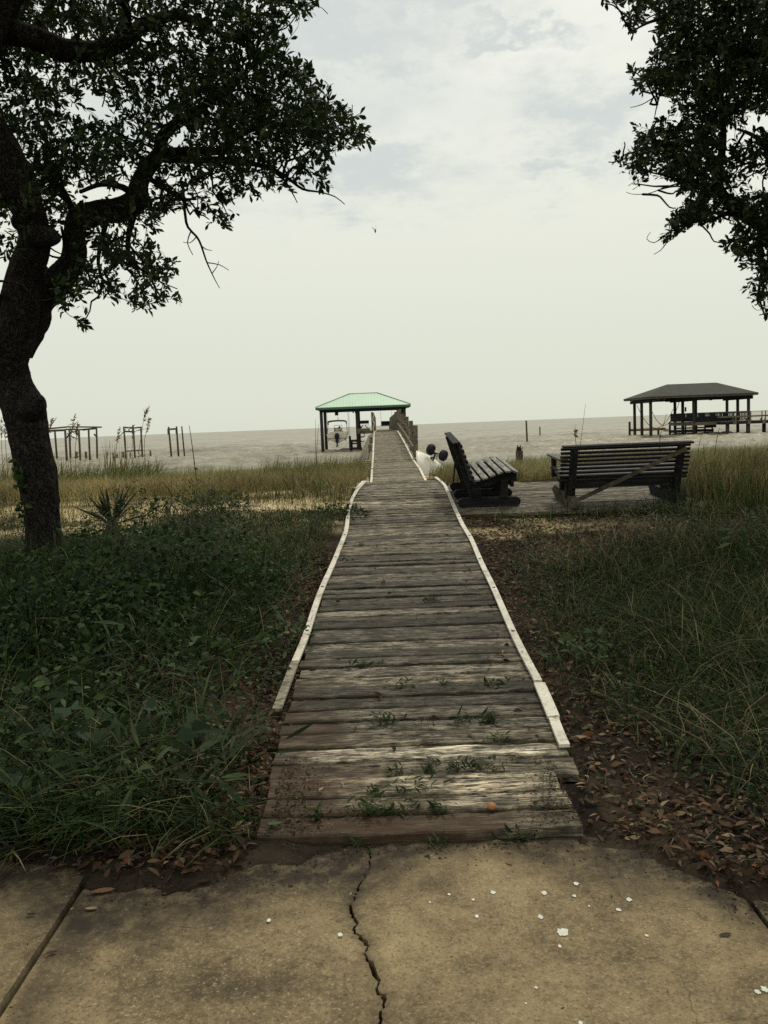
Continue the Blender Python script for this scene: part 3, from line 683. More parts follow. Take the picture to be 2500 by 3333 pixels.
for s in (-.5, .5):
    m = MB(); ys = list(np.arange(17.8, 82, 1.5))
    for a, b in zip(ys[:-1], ys[1:]): m.bar((pc(a)+s, a, pz(a)-.15), (pc(b)+s, b+.005, pz(b)-.15), .05, .20)
    pbuild(m, 'joist', M_rail)
for yy_ in np.arange(21, 83, 4.):
    for s in (-.56, .56):
        m = MB(); m.tube([(pc(yy_)+s, yy_, pz(yy_)-.06), (pc(yy_)+s, yy_, -2.4)], .10, 10); pbuild(m, 'piling', M_post)
# right railing
RP = [25.0, 28.2, 32.0, 36.5, 41., 46, 52]
for yy_ in RP:
    m = MB(); hgt = 1.0 if yy_ < 40 else 1.12
    x = pc(yy_)+.665
    m.bar((x, yy_, pz(yy_)-.32), (x+.02, yy_, pz(yy_)+hgt), .13, .13, up=(0, 1, 0)); pbuild(m, 'rail_post', M_rail)
def rail(side, ya, yb, h, wd, ht, off=.60, mat=M_rail, nm='rail'):
    m = MB(); ys = np.arange(ya, yb, 1.5).tolist()+[yb]
    for a, b in zip(ys[:-1], ys[1:]): m.bar((pc(a)+side*off, a, pz(a)+h), (pc(b)+side*off, b+.004, pz(b)+h), wd, ht)
    return pbuild(m, nm, mat)
rail(1, 25, 46, .74, .045, .09); rail(1, 25, 46, .36, .045, .09); rail(1, 24.5, 46, -.06, .04, .2, .64)
rail(1, 25, 46, .795, .04, .014, mat=M_pierwood, nm='lit_cap_strip')  # pale cap: light on the rail top put into its colour
def pickets(side, ya, yb, h, st=.135, off=.58):
    m = MB(); y = ya
    while y < yb:
        hh = h+random.uniform(-.05, .05); m.box((pc(y)+side*off, y, pz(y)+hh/2-.02), (.03, .125, hh)); y += st
    return pbuild(m, 'picket_panel', M_rail)
pickets(1, 46.4, 72, .95, .14, .57); pickets(-1, 43.4, 66, .92, .14, .57)
rail(-1, 43, 66, .93, .06, .04); rail(1, 46.4, 72, .96, .06, .04)
for yy_ in (43.2, 47., 51, 56, 61):
    m = MB(); m.bar((pc(yy_)-.66, yy_, pz(yy_)-.3), (pc(yy_)-.66, yy_, pz(yy_)+1.0), .10, .10, up=(0, 1, 0)); pbuild(m, 'rail_post', M_rail)
# the near left rail has toppled outward: boards still on their posts, lying over beside the deck
m = MB()
for k, (o_, dz) in enumerate([(.66, -.02), (.80, -.09), (.94, -.17), (1.08, -.25)]):
    ys = np.arange(27.5 if k > 2 else 25.5, 42, 1.5).tolist()+[42.2]
    for a, b in zip(ys[:-1], ys[1:]):
        q = 1-.55*(a-25)/17; q2 = 1-.55*(b-25)/17
        m.bar((pc(a)-.6-(o_-.6)*q, a, pz(a)+dz*q), (pc(b)-.6-(o_-.6)*q2, b+.004, pz(b)+dz*q2), .11, .035, up=(-.5, 0, 1))
pbuild(m, 'fallen_rail', M_rail)
for yy_ in (24.6, 29., 33.5):
    m = MB(); m.bar((pc(yy_)-.70, yy_, -.6), (pc(yy_)-.69, yy_, pz(yy_)+(.10 if yy_ < 25 else .22)), .12, .12, up=(0, 1, 0)); pbuild(m, 'rail_post', M_rail)
def coil(lab, c, r, n=4, hgt=.25, mat=M_rope):
    m = MB()
    pts = [(c[0]+(r+.012*math.sin(i*1.7))*math.cos(i*.5), c[1]+(r+.012*math.sin(i*1.7))*math.sin(i*.5), c[2]+hgt*i/(n*12.6)) for i in range(int(n*12.6))]
    m.tube(pts, .016, 6); o = m.build('rope_coil', mat, loc=c); return tag(o, lab, 'rope', None)
coil('pale rope wound round the low left post of the pier', (pc(24.6)-.70, 24.6, .30), .105, 6, .34)
coil('rope wound round the first right-hand rail post of the pier', (pc(25)+.67, 25.0, pz(25)-.06), .095, 4, .12)
m = MB(); m.tube([(pc(43.2)-.60+.03*math.sin(i), 43.1-.002*i, pz(43.2)+1.0-.075*i) for i in range(20)], .022, 6)
o = m.build('rope_garland', M_rope, loc=(pc(43.2)-.6, 43.1, 1.3)); tag(o, 'pale rope hanging down the tall left railing post of the pier', 'rope')

# ================================================================== BOATHOUSE with green roof
YB0, YB1 = 83.2, 89.3
bh = thing('boathouse', 'open boathouse with pale green metal hip roof at the pier end', 'boathouse', (-1.7, 86, SEA)); BL = tuple(bh.location)
def bb(m, name, mat, par=None): return m.build(name, mat, par or bh, loc=BL)
def hip(x0, x1, y0, y1, ze, xr0, xr1, zr, th=.05):
    ym = (y0+y1)/2
    A = [(x0, y0, ze), (x1, y0, ze), (x1, y1, ze), (x0, y1, ze), (xr0, ym, zr), (xr1, ym, zr)]
    B = [(x, y_, z-th) for x, y_, z in A]
    F = [(0, 1, 5, 4), (1, 2, 5), (2, 3, 4, 5), (3, 0, 4)]
    return A+B, F+[tuple(i+6 for i in f[::-1]) for f in F]+[(0, 6, 7, 1), (1, 7, 8, 2), (2, 8, 9, 3), (3, 9, 6, 0)]
ex0, ex1, ey0, ey1, ez = -6.2, 2.95, 82.9, 89.6, 3.55; rx0, rx1, rz = -2.98, -.24, 4.86
m = MB(); vs, fs = hip(ex0, ex1, ey0, ey1, ez, rx0, rx1, rz); m.add(vs, fs)
ymid = (ey0+ey1)/2
# standing seams on the front and back slopes
x = ex0+.2
while x < ex1:
    tmax = min(1, (x-ex0)/(rx0-ex0) if x < rx0 else ((ex1-x)/(ex1-rx1) if x > rx1 else 1))
    for sgn in (1, -1):
        yb = ey0 if sgn > 0 else ey1
        m.bar((x, yb, ez+.008), (x, yb+(ymid-yb)*tmax, ez+.008+(rz-ez)*tmax), .025, .02)
    x += .305
roof = bb(m, 'roof', M_roofg)
m = MB()
for a, b in ((0, 4), (1, 5), (2, 5), (3, 4), (4, 5)): m.bar(Vector(vs[a])+Vector((0, 0, .035)), Vector(vs[b])+Vector((0, 0, .035)), .09, .035)
m.build('ridge_cap', M_rooftrim, roof, loc=BL)
m = MB(); zf = ez-.13
m.bar((ex0, ey0+.02, zf), (ex1, ey0+.02, zf), .05, .19); m.bar((ex0, ey1-.02, zf), (ex1, ey1-.02, zf), .05, .19)
m.bar((ex0+.02, ey0+.06, zf), (ex0+.02, ey1-.06, zf), .05, .19); m.bar((ex1-.02, ey0+.06, zf), (ex1-.02, ey1-.06, zf), .05, .19)
m.build('fascia', M_rooftrim, roof, loc=BL)
m = MB()
m.bar((ex0+.35, 83.35, 3.27), (ex1-.4, 83.35, 3.27), .16, .28); m.bar((ex0+.35, 89.1, 3.27), (ex1-.4, 89.1, 3.27), .16, .28)
for xx in (-5.68, -2.25, 2.3): m.bar((xx, 83.45, 3.25), (xx, 89, 3.25), .14, .26)
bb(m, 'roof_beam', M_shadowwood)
for xx, yy_ in ((-5.70, 83.4), (-5.70, 89.0), (-2.25, 83.4), (-2.25, 89.), (2.32, 83.4), (2.32, 89.0)):
    m = MB(); m.tube([(xx, yy_, 3.2), (xx+.02, yy_, -2.6)], .155, 12); bb(m, 'post', M_post)
m = MB(); m.box((-.0, 86.2, 1.13), (4.5, 6.3, .07)); m.box((0, 83.1, 1.0), (4.5, .06, .22)); bb(m, 'deck', M_rail)
m = MB()   # rail with bench on the boat side of the deck
m.box((-1.65, 83.5, 2.0), (1.05, .05, .32)); m.box((-1.65, 83.4, 1.72), (1.15, .35, .05)); m.bar((-2.1, 83.4, 1.2), (-1.7, 83.4, 1.7), .07, .07); m.bar((-1.1, 83.4, 1.2), (-1.5, 83.4, 1.7), .07, .07)
m.box((-2.0, 83.6, 1.5), (.25, .1, .3)); bb(m, 'railing_seat', M_shadowwood)
m = MB(); m.box((-1.65, 83.08, 1.28), (1.25, .05, .24)); bb(m, 'deck_rail', M_rail)
m = MB()   # stair landing down to the boat
m.tube([(-3.02, 83.3, .72), (-3.02, 83.3, -2)], .11, 10)
m.tube([(-2.9, 84.6, .3), (-2.9, 84.6, -2)], .09, 8)
m.box((-2.45, 83.3, .28), (1.0, .1, .16)); m.box((-2.45, 83.5, -.02), (1.0, .1, .13)); m.box((-2.4, 83.4, -.5), (1.0, .12, .22)); m.box((-2.3, 83.9, .14), (1.3, 1.0, .06)); m.box((-1.9, 83.8, .62), (.7, .5, .06)); m.box((-1.6, 83.8, .9), (.6, .4, .06))
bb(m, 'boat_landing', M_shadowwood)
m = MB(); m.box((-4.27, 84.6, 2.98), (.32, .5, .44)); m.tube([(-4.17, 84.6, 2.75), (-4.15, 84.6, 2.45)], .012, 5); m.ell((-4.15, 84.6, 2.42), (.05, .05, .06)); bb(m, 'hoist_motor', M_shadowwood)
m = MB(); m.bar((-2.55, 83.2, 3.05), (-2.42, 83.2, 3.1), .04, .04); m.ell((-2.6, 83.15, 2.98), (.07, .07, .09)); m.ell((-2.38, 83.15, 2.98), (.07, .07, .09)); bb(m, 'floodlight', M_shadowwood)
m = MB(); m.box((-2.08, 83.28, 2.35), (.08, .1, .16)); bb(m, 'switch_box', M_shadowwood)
# back railing of the deck
m = MB(); m.bar((.9, 88.9, 1.2), (.9, 88.9, 1.75), .1, .1); bb(m, 'deck_post', M_shadowwood)
sw = thing('porch_swing', 'dark wooden swing bench hanging on ropes under the green roof', 'swing', (.45, 86, 1.5)); sL = tuple(sw.location)
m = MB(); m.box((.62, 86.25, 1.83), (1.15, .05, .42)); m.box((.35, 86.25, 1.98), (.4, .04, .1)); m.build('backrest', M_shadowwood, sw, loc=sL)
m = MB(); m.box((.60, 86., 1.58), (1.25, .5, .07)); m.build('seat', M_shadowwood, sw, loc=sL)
for xx, yb in ((.05, 85.85), (.06, 86.25), (1.14, 85.85), (1.15, 86.25)):
    m = MB(); m.tube([(xx, yb, 1.62), (xx-.02, yb, 3.42)], .009, 5); m.build('rope', M_ropedark, sw, loc=sL)
m = MB(); pts = [(-1.82+.22*math.cos(a), 83.0, .82+.30*math.sin(a)) for a in np.linspace(0, 2*math.pi, 22)]; m.tube(pts, .03, 6, cap=False)
o = m.build('hose_loop', M_ropedark, loc=(-1.82, 83, .5)); tag(o, 'loop of hose hung on the boathouse post beside the pier railing', 'hose')

# ================================================================== MOTOR BOAT on the lift
mbo = thing('motor_boat', 'white centre console motor boat with navy bimini hanging in the boathouse, stern towards us', 'boat', (-4.3, 86, 0)); ML = tuple(mbo.location)
S_ = 84.6; k_ = S_/83.; bx = -4.32
def boat(m, n, mat, par=None): return m.build(n, mat, par or mbo, loc=ML)
st = [(0, 1.02, .94, .50, .02), (1.2, 1.06, .98, .50, .02), (2.6, 1.04, 1.05, .54, .05), (3.8, .86, 1.16, .64, .15), (4.8, .48, 1.30, .85, .42), (5.4, .05, 1.40, 1.25, 1.0)]
vs = []; fs = []
for s, bm_, zs, zc, zk in st:
    y_ = S_+s
    vs += [(bx-bm_, y_, zs), (bx-bm_*.97, y_, zs-.10), (bx-bm_*.86, y_, zc), (bx, y_, zk), (bx+bm_*.86, y_, zc), (bx+bm_*.97, y_, zs-.10), (bx+bm_, y_, zs)]
for i in range(len(st)-1):
    for k in range(6): fs.append((i*7+k, i*7+k+1, i*7+8+k, i*7+7+k))
fs.append((0, 1, 2, 3, 4, 5, 6))
# gunwale + inner liner
o_ = len(vs)
for s, bm_, zs, zc, zk in st: vs += [(bx-max(bm_-.16, .02), S_+s+.0, zs), (bx-max(bm_-.18, .015), S_+s, zs-.32), (bx+max(bm_-.18, .015), S_+s, zs-.32), (bx+max(bm_-.16, .02), S_+s, zs)]
for i in range(len(st)-1):
    a, b = o_+i*4, o_+i*4+4
    fs += [(i*7, i*7+7, b, a), (a, b, b+1, a+1), (a+1, b+1, b+2, a+2), (a+2, b+2, b+3, a+3), (a+3, b+3, i*7+13, i*7+6)]
m = MB(); m.add(vs, fs); hull = boat(m, 'hull', M_boatw)
m = MB(); m.box((bx-.55, S_+.12, .97), (.42, .22, .09)); m.box((bx+.55, S_+.12, .97), (.42, .22, .09)); m.box((bx, S_+.55, 1.06), (1.0, .35, .2)); boat(m, 'stern_seat', M_boatw)
m = MB(); m.bar((bx-1.03, S_-.01, .53), (bx+1.03, S_-.01, .53), .03, .035); boat(m, 'rub_rail', M_bolt)
ob = []
m = MB(); m.ell((bx, S_-.30, .82), (.235, .30, .24), 14, 10); m.box((bx, S_-.30, .62), (.36, .42, .25), taper=1.2); mot = boat(m, 'outboard_motor', M_motor)
m = MB(); m.box((bx, S_-.28, .32), (.24, .32, .44), taper=1.35); m.box((bx, S_-.28, -.02), (.085, .2, .36)); m.box((bx, S_-.28, .03), (.26, .34, .03)); m.ell((bx, S_-.26, -.17), (.07, .26, .07)); m.prism([(-.06, 0), (.08, 0), (.03, -.2)], .03, Matrix.Rotation(math.pi/2, 3, 'Z'), (bx, S_-.28, -.18)); m.build('lower_unit', M_motor, mot, loc=ML)
m = MB()
for a in range(3):
    R = Matrix.Rotation(a*2.094+.3, 3, 'Y'); m.box(Vector((bx, S_-.02-.5, -.17))+R @ Vector((.10, 0, 0)), (.15, .03, .085), R @ Matrix.Rotation(.5, 3, 'X'))
m.ell((bx, S_-.52, -.17), (.04, .07, .04)); m.build('propeller', M_motor, mot, loc=ML)
m = MB(); m.box((bx, S_-.545, .86), (.17, .012, .03)); m.box((bx, S_-.53, .74), (.10, .012, .05)); m.build('badge', M_steel, mot, loc=ML)
for sx_ in (-1, 1):
    m = MB(); m.bar((bx+sx_*.78, S_-.02, .50), (bx+sx_*.86, S_-.22, .28), .05, .05); m.box((bx+sx_*.84, S_-.2, .30), (.18, .16, .03)); boat(m, 'trim_tab', M_bolt)
m = MB(); m.box((bx+.05, S_+2.1, 1.15), (.75, .6, .75)); m.box((bx+.05, S_+1.7, 1.40), (.62, .3, .16)); con = boat(m, 'console', M_boatw)
m = MB()
for sx_ in (-.40, .40): m.tube([(bx+.05+sx_, S_+1.78, .95), (bx+.05+sx_, S_+1.80, 1.70), (bx+.05+sx_*.9, S_+1.82, 1.80)], .022, 6)
m.tube([(bx-.31, S_+1.82, 1.80), (bx+.41, S_+1.82, 1.80)], .022, 6); m.build('grab_rail', M_steel, con, loc=ML)
m = MB(); m.box((bx-.02, S_+1.62, 1.46), (.62, .06, .16)); m.box((bx-.25, S_+1.6, 1.34), (.12, .06, .2)); m.box((bx+.28, S_+1.6, 1.34), (.12, .06, .2)); m.ell((bx+.2, S_+1.55, 1.58), (.11, .08, .14)); m.build('helm', M_motor, con, loc=ML)
m = MB(); prof = [(-.92, 1.90), (-.95, 2.08), (-.90, 2.20), (-.6, 2.255), (0, 2.28), (.6, 2.255), (.90, 2.20), (.95, 2.08), (.92, 1.90)]
vs = []; fs = []
for j, y_ in enumerate((S_+.5, S_+1.3, S_+2.2)):
    for x, z in prof: vs.append((bx+x, y_, z+(.05 if j == 1 else 0)))
    for x, z in prof: vs.append((bx+x*.955, y_, z-.06+(.05 if j == 1 else 0)-(.0 if abs(x) > .91 else .04)))
for j in range(2):
    a, b = j*18, j*18+18
    for k in range(8): fs += [(a+k, b+k, b+k+1, a+k+1), (a+9+k, a+10+k, b+10+k, b+9+k)]
    fs += [(a, a+9, b+9, b), (a+8, b+8, b+17, a+17)]
for a in (0, 36):
    for k in range(8): fs.append((a+k, a+k+1, a+10+k, a+9+k))
m.add(vs, fs); bim = boat(m, 'bimini', M_navy)
for sx_ in (-1, 1):
    m = MB(); m.tube([(bx+sx_*.92, S_+.5, 1.95), (bx+sx_*1.0, S_+.9, .97)], .018, 6); m.tube([(bx+sx_*.92, S_+2.2, 1.95), (bx+sx_*.99, S_+1.3, .97)], .018, 6)
    m.build('bimini_frame', M_steel, bim, loc=ML)
for yy_ in (S_+1., S_+3.6):
    m = MB(); m.tube([(bx-1.12, yy_, 3.1), (bx-1.11, yy_, .55), (bx, yy_, -.02 if yy_ < S_+2 else .1), (bx+1.11, yy_, .55), (bx+1.12, yy_, 3.1)], .016, 5)
    o = m.build('lift_sling', M_ropedark, loc=(bx, yy_, 0)); tag(o, 'lift cable slung under the stern of the motor boat' if yy_ < S_+2 else 'lift cable slung under the bow of the motor boat', 'sling', 'boat lift slings')

# ================================================================== DOCK HOUSE on the right
dh = thing('dock_house', 'open dock house with dark shingled hip roof, railed deck and boat slip far right', 'dock house', (34, 95, SEA)); DL = tuple(dh.location)
def db(m, n, mat, par=None): return m.build(n, mat, par or dh, loc=DL)
m = MB(); vs, fs = hip(28.15, 40.0, 91.2, 99.9, 3.56, 31.75, 37.2, 4.92, .10); m.add(vs, fs); rf = db(m, 'roof', M_shingle)
m = MB(); z = 3.42
m.bar((28.18, 91.24, z), (39.97, 91.24, z), .05, .20); m.bar((28.18, 99.86, z), (39.97, 99.86, z), .05, .2); m.bar((28.2, 91.3, z), (28.2, 99.8, z), .05, .2); m.bar((39.95, 91.3, z), (39.95, 99.8, z), .05, .2)
m.build('fascia', M_ruin, rf, loc=DL)
m = MB()
for xx in (28.9, 33.5, 39.6): m.bar((xx, 91.8, 3.12), (xx, 99.6, 3.12), .14, .36)
m.bar((33.4, 92, 3.26), (39.6, 92, 3.26), .1, .3); m.bar((28.8, 99.4, 3.2), (39.6, 99.4, 3.2), .1, .2); m.bar((29., 95.6, 3.3), (33.5, 95.6, 3.3), .1, .12)
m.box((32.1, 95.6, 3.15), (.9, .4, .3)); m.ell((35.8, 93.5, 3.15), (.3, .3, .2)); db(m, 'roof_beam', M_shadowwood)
for xx, yy_, bt in ((28.85, 92.1, -2.5), (28.95, 95.6, -2.5), (29.25, 99.3, -2.5), (33.45, 92.1, -2.5), (33.5, 95.6, -2.5), (33.9, 99.3, -2.5), (36.3, 99.3, -2.5), (39.3, 92.1, -2.5), (39.6, 95.6, -2.5), (39.9, 99.3, -2.5)):
    m = MB(); m.tube([(xx, yy_, 3.15), (xx+.03, yy_, bt)], .165, 12); db(m, 'post', M_post)
m = MB(); m.box((36.5, 95.7, .64), (6.4, 7.4, .08)); m.box((36.5, 92.0, .47), (6.4, .1, .30)); m.box((36.5, 99.4, .47), (6.4, .1, .3)); m.box((33.35, 95.7, .47), (.1, 7.3, .3)); db(m, 'deck', M_rail)
def fence(par, bld, A, B, h, st, gapp=.12, nm='railing_panel'):
    A = np.array(A, float); B = np.array(B, float); L = np.linalg.norm(B-A); n = int(L/st); m = MB(); az = math.atan2(B[1]-A[1], B[0]-A[0]); R = Matrix.Rotation(az, 3, 'Z')
    for i in range(n+1):
        if random.random() < gapp: continue
        q = A+(B-A)*i/n; m.box((q[0], q[1], q[2]+h/2+.04), (.10, .03, h-.12), R)
    m.bar(A+[0, 0, h], B+[0, 0, h], .12, .05); m.bar(A+[0, 0, .12], B+[0, 0, .12], .04, .09); m.bar(A+[0, 0, h-.12], B+[0, 0, h-.12], .04, .09)
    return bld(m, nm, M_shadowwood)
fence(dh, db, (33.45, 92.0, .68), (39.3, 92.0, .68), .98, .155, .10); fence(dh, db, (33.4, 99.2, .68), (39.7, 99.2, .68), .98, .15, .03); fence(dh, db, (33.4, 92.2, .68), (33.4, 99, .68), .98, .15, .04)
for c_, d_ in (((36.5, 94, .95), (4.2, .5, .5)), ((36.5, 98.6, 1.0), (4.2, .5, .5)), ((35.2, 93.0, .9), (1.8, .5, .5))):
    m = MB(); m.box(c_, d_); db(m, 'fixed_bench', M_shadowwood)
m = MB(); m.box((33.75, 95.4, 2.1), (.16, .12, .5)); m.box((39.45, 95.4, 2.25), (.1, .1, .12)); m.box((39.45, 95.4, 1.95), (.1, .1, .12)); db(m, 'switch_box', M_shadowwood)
m = MB()   # lower landing under the deck
m.box((33.6, 94.4, -.18), (4.6, 2.2, .10)); m.box((33.6, 93.2, -.26), (4.8, .1, .26)); m.box((33.9, 93.1, .08), (4., .08, .14)); m.box((33.6, 93.2, -.58), (4.8, .12, .12)); m.box((35.8, 93.5, .18), (1.2, .1, .3))
for xx in (31.3, 31.9, 33.0, 34.2, 35.1, 35.9): m.tube([(xx, 93.3, .1 if xx < 32 else .4), (xx, 93.3, -2)], .09, 8)
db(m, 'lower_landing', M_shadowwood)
cw = thing('catwalk', 'narrow yellow planked catwalk on low piles beside the boat slip', 'catwalk', (30, 101, SEA)); CL = tuple(cw.location)
m = MB(); m.bar((29.2, 101., .02), (33.2, 100.6, .02), .6, .18); m.build('plank_top', M_yellow, cw, loc=CL)
m = MB(); m.bar((29.1, 101., -.13), (33.5, 100.6, -.13), .5, .11); m.build('bearer', M_rail, cw, loc=CL)
for xx, tz in ((29.05, .95), (31.4, -.1), (32.3, -.1), (33.6, .75)):
    m = MB(); m.tube([(xx, 101.0-(xx-29)*.1-.38, tz), (xx, 101.0-(xx-29)*.1-.38, -2)], .13, 10); m.build('pile', M_post, cw, loc=CL)
def catenary(nm, lab, A, B, sag, rad=.022, thick=None):
    A = np.array(A, float); B = np.array(B, float); pts = []
    for t in np.linspace(0, 1, 17): q = A+(B-A)*t; q[2] -= sag*4*t*(1-t); pts.append(q)
    m = MB(); m.tube(pts, rad, 6); o = m.build(nm, M_ropedark, loc=tuple(A)); return tag(o, lab, 'sling', 'slack boat slings in the slip')
catenary('boat_sling', 'slack boat sling drooping lowest between the left posts of the dock house slip', (28.9, 97.2, 2.8), (33., 97.2, 2.2), 2.35, .03)
catenary('boat_sling', 'slack boat sling hanging in a V in the middle of the dock house slip', (29.2, 93.8, 2.9), (32.6, 94.0, 3.0), 2.5, .03)
# walkway running from the dock house to the shore on the right
wk = thing('dock_walkway', 'raised walkway with plain rails and knee braces leading right from the dock house', 'walkway', (40, 89, SEA)); WL = tuple(wk.location)
W0 = np.array([36.2, 91.4]); wd_ = np.array([math.cos(-.22), math.sin(-.22)]); wn_ = np.array([-wd_[1], wd_[0]])
def wp(s, t, z): q = W0+wd_*s-wn_*t; return (q[0], q[1], z)
Rw = Matrix.Rotation(-.22, 3, 'Z')
m = MB(); m.box(wp(10, .9, .64), (21, 1.6, .07), Rw); m.build('deck', M_rail, wk, loc=WL)
m = MB(); m.box(wp(10, 1.74, .48), (21, .06, .28), Rw); m.box(wp(10, .06, .48), (21, .06, .28), Rw); m.build('rim_joist', M_shadowwood, wk, loc=WL)
for t in (.05, 1.76):
    m = MB(); m.box(wp(10, t, 1.62), (21, .16, .05), Rw); m.build('top_rail', M_rail, wk, loc=WL)
    m = MB(); m.box(wp(10, t, 1.12), (21, .04, .15), Rw); m.build('mid_rail', M_rail, wk, loc=WL)
    for s in np.arange(1.1, 20, 1.42):
        m = MB(); m.box(wp(s, t+.02, 1.0), (.09, .10, 1.25), Rw); m.build('rail_post', M_rail, wk, loc=WL)
        m = MB()
        m.prism([(0, .95), (0, .32), (-.34, .32), (-.34, .42), (-.05, .95)], .06, Rw, wp(s, t+(.09 if t > 1 else -.09), 0)); m.build('knee_brace', M_rail, wk, loc=WL)
for s in (.3, 2.3, 4.1, 5.9, 7.5, 9.6, 11.7, 14, 17):
    m = MB(); t = (1.5, .3, 1.5, 1.4, .3, 1.5, 1.5, .4, 1.5)[int(s) % 9]
    m.tube([wp(s, t, .5), wp(s, t, -2.2)], .19, 12); m.build('piling', M_post, wk, loc=WL)

# ================================================================== RUINED PIER on the left, pilings
def post(m, pt, pb, Y, wpx, zb=-2.2, n=9):
    a = Vector(atY(*pt, Y)); b = Vector(atY(*pb, Y)); d = (b-a); d /= abs(d.z); e = b+d*max(0, b.z-zb); r = wpx/2/FPX*Y
    m.tube([a, a.lerp(e, .5), e], [r*.92, r, r], n, noise=.06)
def z7(x, y): return x/4.1475, 1330+y/4.1475
def z8(x, y): return 330+x/4.1475, 1300+y/4.1475
def ruin(lab, posts, beams, Y):
    c = np.mean([atY(*p[1], p[3] if len(p) > 3 else Y) for p in posts], 0); c[2] = SEA
    t = thing('pier_ruin', lab, 'pier ruin', tuple(c), group='ruined pier frames standing in the water')
    for p in posts:
        m = MB(); post(m, p[0], p[1], p[3] if len(p) > 3 else Y, p[2]); m.build('post', M_ruin, t, loc=tuple(c))
    for a, b, h, Yb in beams:
        A, B = Vector(atY(*a, Yb)), Vector(atY(*b, Yb)); hh = h/FPX*Yb
        m = MB(); m.bar(A, B, .10, hh); m.build('beam', M_ruin, t, loc=tuple(c))
    return t
ruin('largest grey pier ruin with a long sagging roof beam on seven posts beside the tree', [(z7(742, 305), z7(770, 690), 6.5, 91), (z7(880, 285), z7(905, 720), 7.5, 87), (z7(935, 270), z7(955, 700), 6.5, 92), (z7(1065, 280), z7(1085, 700), 7, 87), (z7(1197, 285), z7(1215, 700), 6.5, 88), (z7(1303, 255), z7(1315, 685), 6.5, 91), (z7(600, 300), z7(625, 700), 7, 88)],
     [(z7(520, 285), z7(905, 248), 5, 87.3), (z7(905, 246), z7(1375, 250), 4.5, 87.3), (z7(560, 305), z7(890, 290), 7, 90.), (z7(890, 280), z7(1150, 285), 5, 90.), (z7(1120, 285), z7(1310, 265), 6, 90.), (z7(895, 400), z7(980, 300), 5, 88), (z7(1020, 295), z7(1065, 375), 5, 88), (z7(905, 335), z7(1000, 395), 3, 88.4), (z7(1270, 345), z7(1305, 375), 5, 91.2)], 88)
ruin('middle pier ruin of three posts joined by a sagging top beam', [(z8(302, 368), z8(335, 810), 6, 86), (z8(430, 370), z8(455, 805), 6, 86), (z8(533, 375), z8(555, 790), 6, 88)],
     [(z8(300, 375), z8(425, 390), 4.5, 86.4), (z8(425, 388), z8(548, 375), 4.5, 87.4), (z8(305, 433), z8(440, 437), 5, 86.3), (z8(372, 400), z8(376, 440), 3, 86.2), (z8(330, 700), z8(550, 683), 3.5, 87)], 86)
ruin('right pier ruin of two tilted posts with one short cross beam', [(z8(907, 370), z8(948, 790), 6, 84.5), (z8(1015, 365), z8(1043, 778), 6, 85.5)],
     [(z8(905, 404), z8(1010, 398), 5.5, 85.2), (z8(900, 395), z8(903, 475), 4, 84.1), (z8(1010, 400), z8(1012, 465), 4, 85.1)], 85)
def pile(lab, pt, pb, Y, wpx, grp=None, mat=M_ruin, zb=-2.2):
    m = MB(); post(m, pt, pb, Y, wpx, zb); c = atY(*pb, Y); o = m.build('piling', mat, loc=tuple(c)); return tag(o, lab, 'piling', grp)
pile('lone tilted piling just right of the cross-beamed pier ruin', z8(1085, 362), z8(1124, 775), 86, 5)
pile('tall lone piling in open water right of the benches view', (1713, 1369), (1716, 1440), 90.8, 6)
pile('short lone piling far out beside the tall lone piling', (1757, 1389), (1758, 1419), 123, 4.4)
G = 'rotten stub pilings between the pier ruins'
for lab, a, b, w_ in [('low stub piling left of the middle pier ruin, leftmost of its row', z8(76, 712), z8(76, 800), 5), ('low stub piling left of the middle pier ruin, second of its row', z8(158, 720), z8(160, 790), 5), ('reddish stub piling among reeds left of the middle pier ruin', z8(212, 735), z8(215, 810), 7), ('thick stub piling touching the left post of the middle pier ruin', z8(297, 708), z8(299, 785), 7), ('stub piling between the posts of the middle pier ruin', z8(390, 715), z8(390, 785), 5), ('stub piling right of the middle pier ruin above green reeds', z8(660, 685), z8(668, 775), 6),
                      ('thick stub piling below the largest pier ruin', z7(1030, 580), z7(1040, 725), 9), ('jagged broken stub piling beside the largest pier ruin', z7(1160, 580), z7(1165, 715), 8)]:
    pile(lab, a, b, 90.5, w_, G)
pile('square old post in the grass left of the tree trunk', (45, 1492), (47, 1580), 24, 12, None, M_ruin, -.5)
# post with broken top on the shore behind the left bench
sp = thing('shore_post', 'thick weathered post with splintered top standing in the beach grass', 'post', tuple(atY(1692, 1510, 27)[:2])+(-.2,)); SPL = tuple(sp.location)
m = MB(); m.box(atY(1691, 1495, 27), (.20, .20, .55)); m.build('shaft', M_ruin, sp, loc=SPL)
m = MB(); c = Vector(atY(1690, 1466, 27)); m.ell(c+Vector((-.01, 0, .05)), (.08, .08, .075)); m.bar(c+Vector((-.06, 0, 0)), c+Vector((-.05, 0, .17)), .035, .03); m.bar(c+Vector((.05, 0, 0)), c+Vector((.12, 0, .10)), .02, .02); m.bar(c+Vector((.03, 0, 0)), c+Vector((.045, 0, .16)), .03, .03); m.bar(c+Vector((-.08, 0, -.06)), c+Vector((-.06, 0, .05)), .04, .03); m.build('splinters', M_shadowwood, sp, loc=SPL)

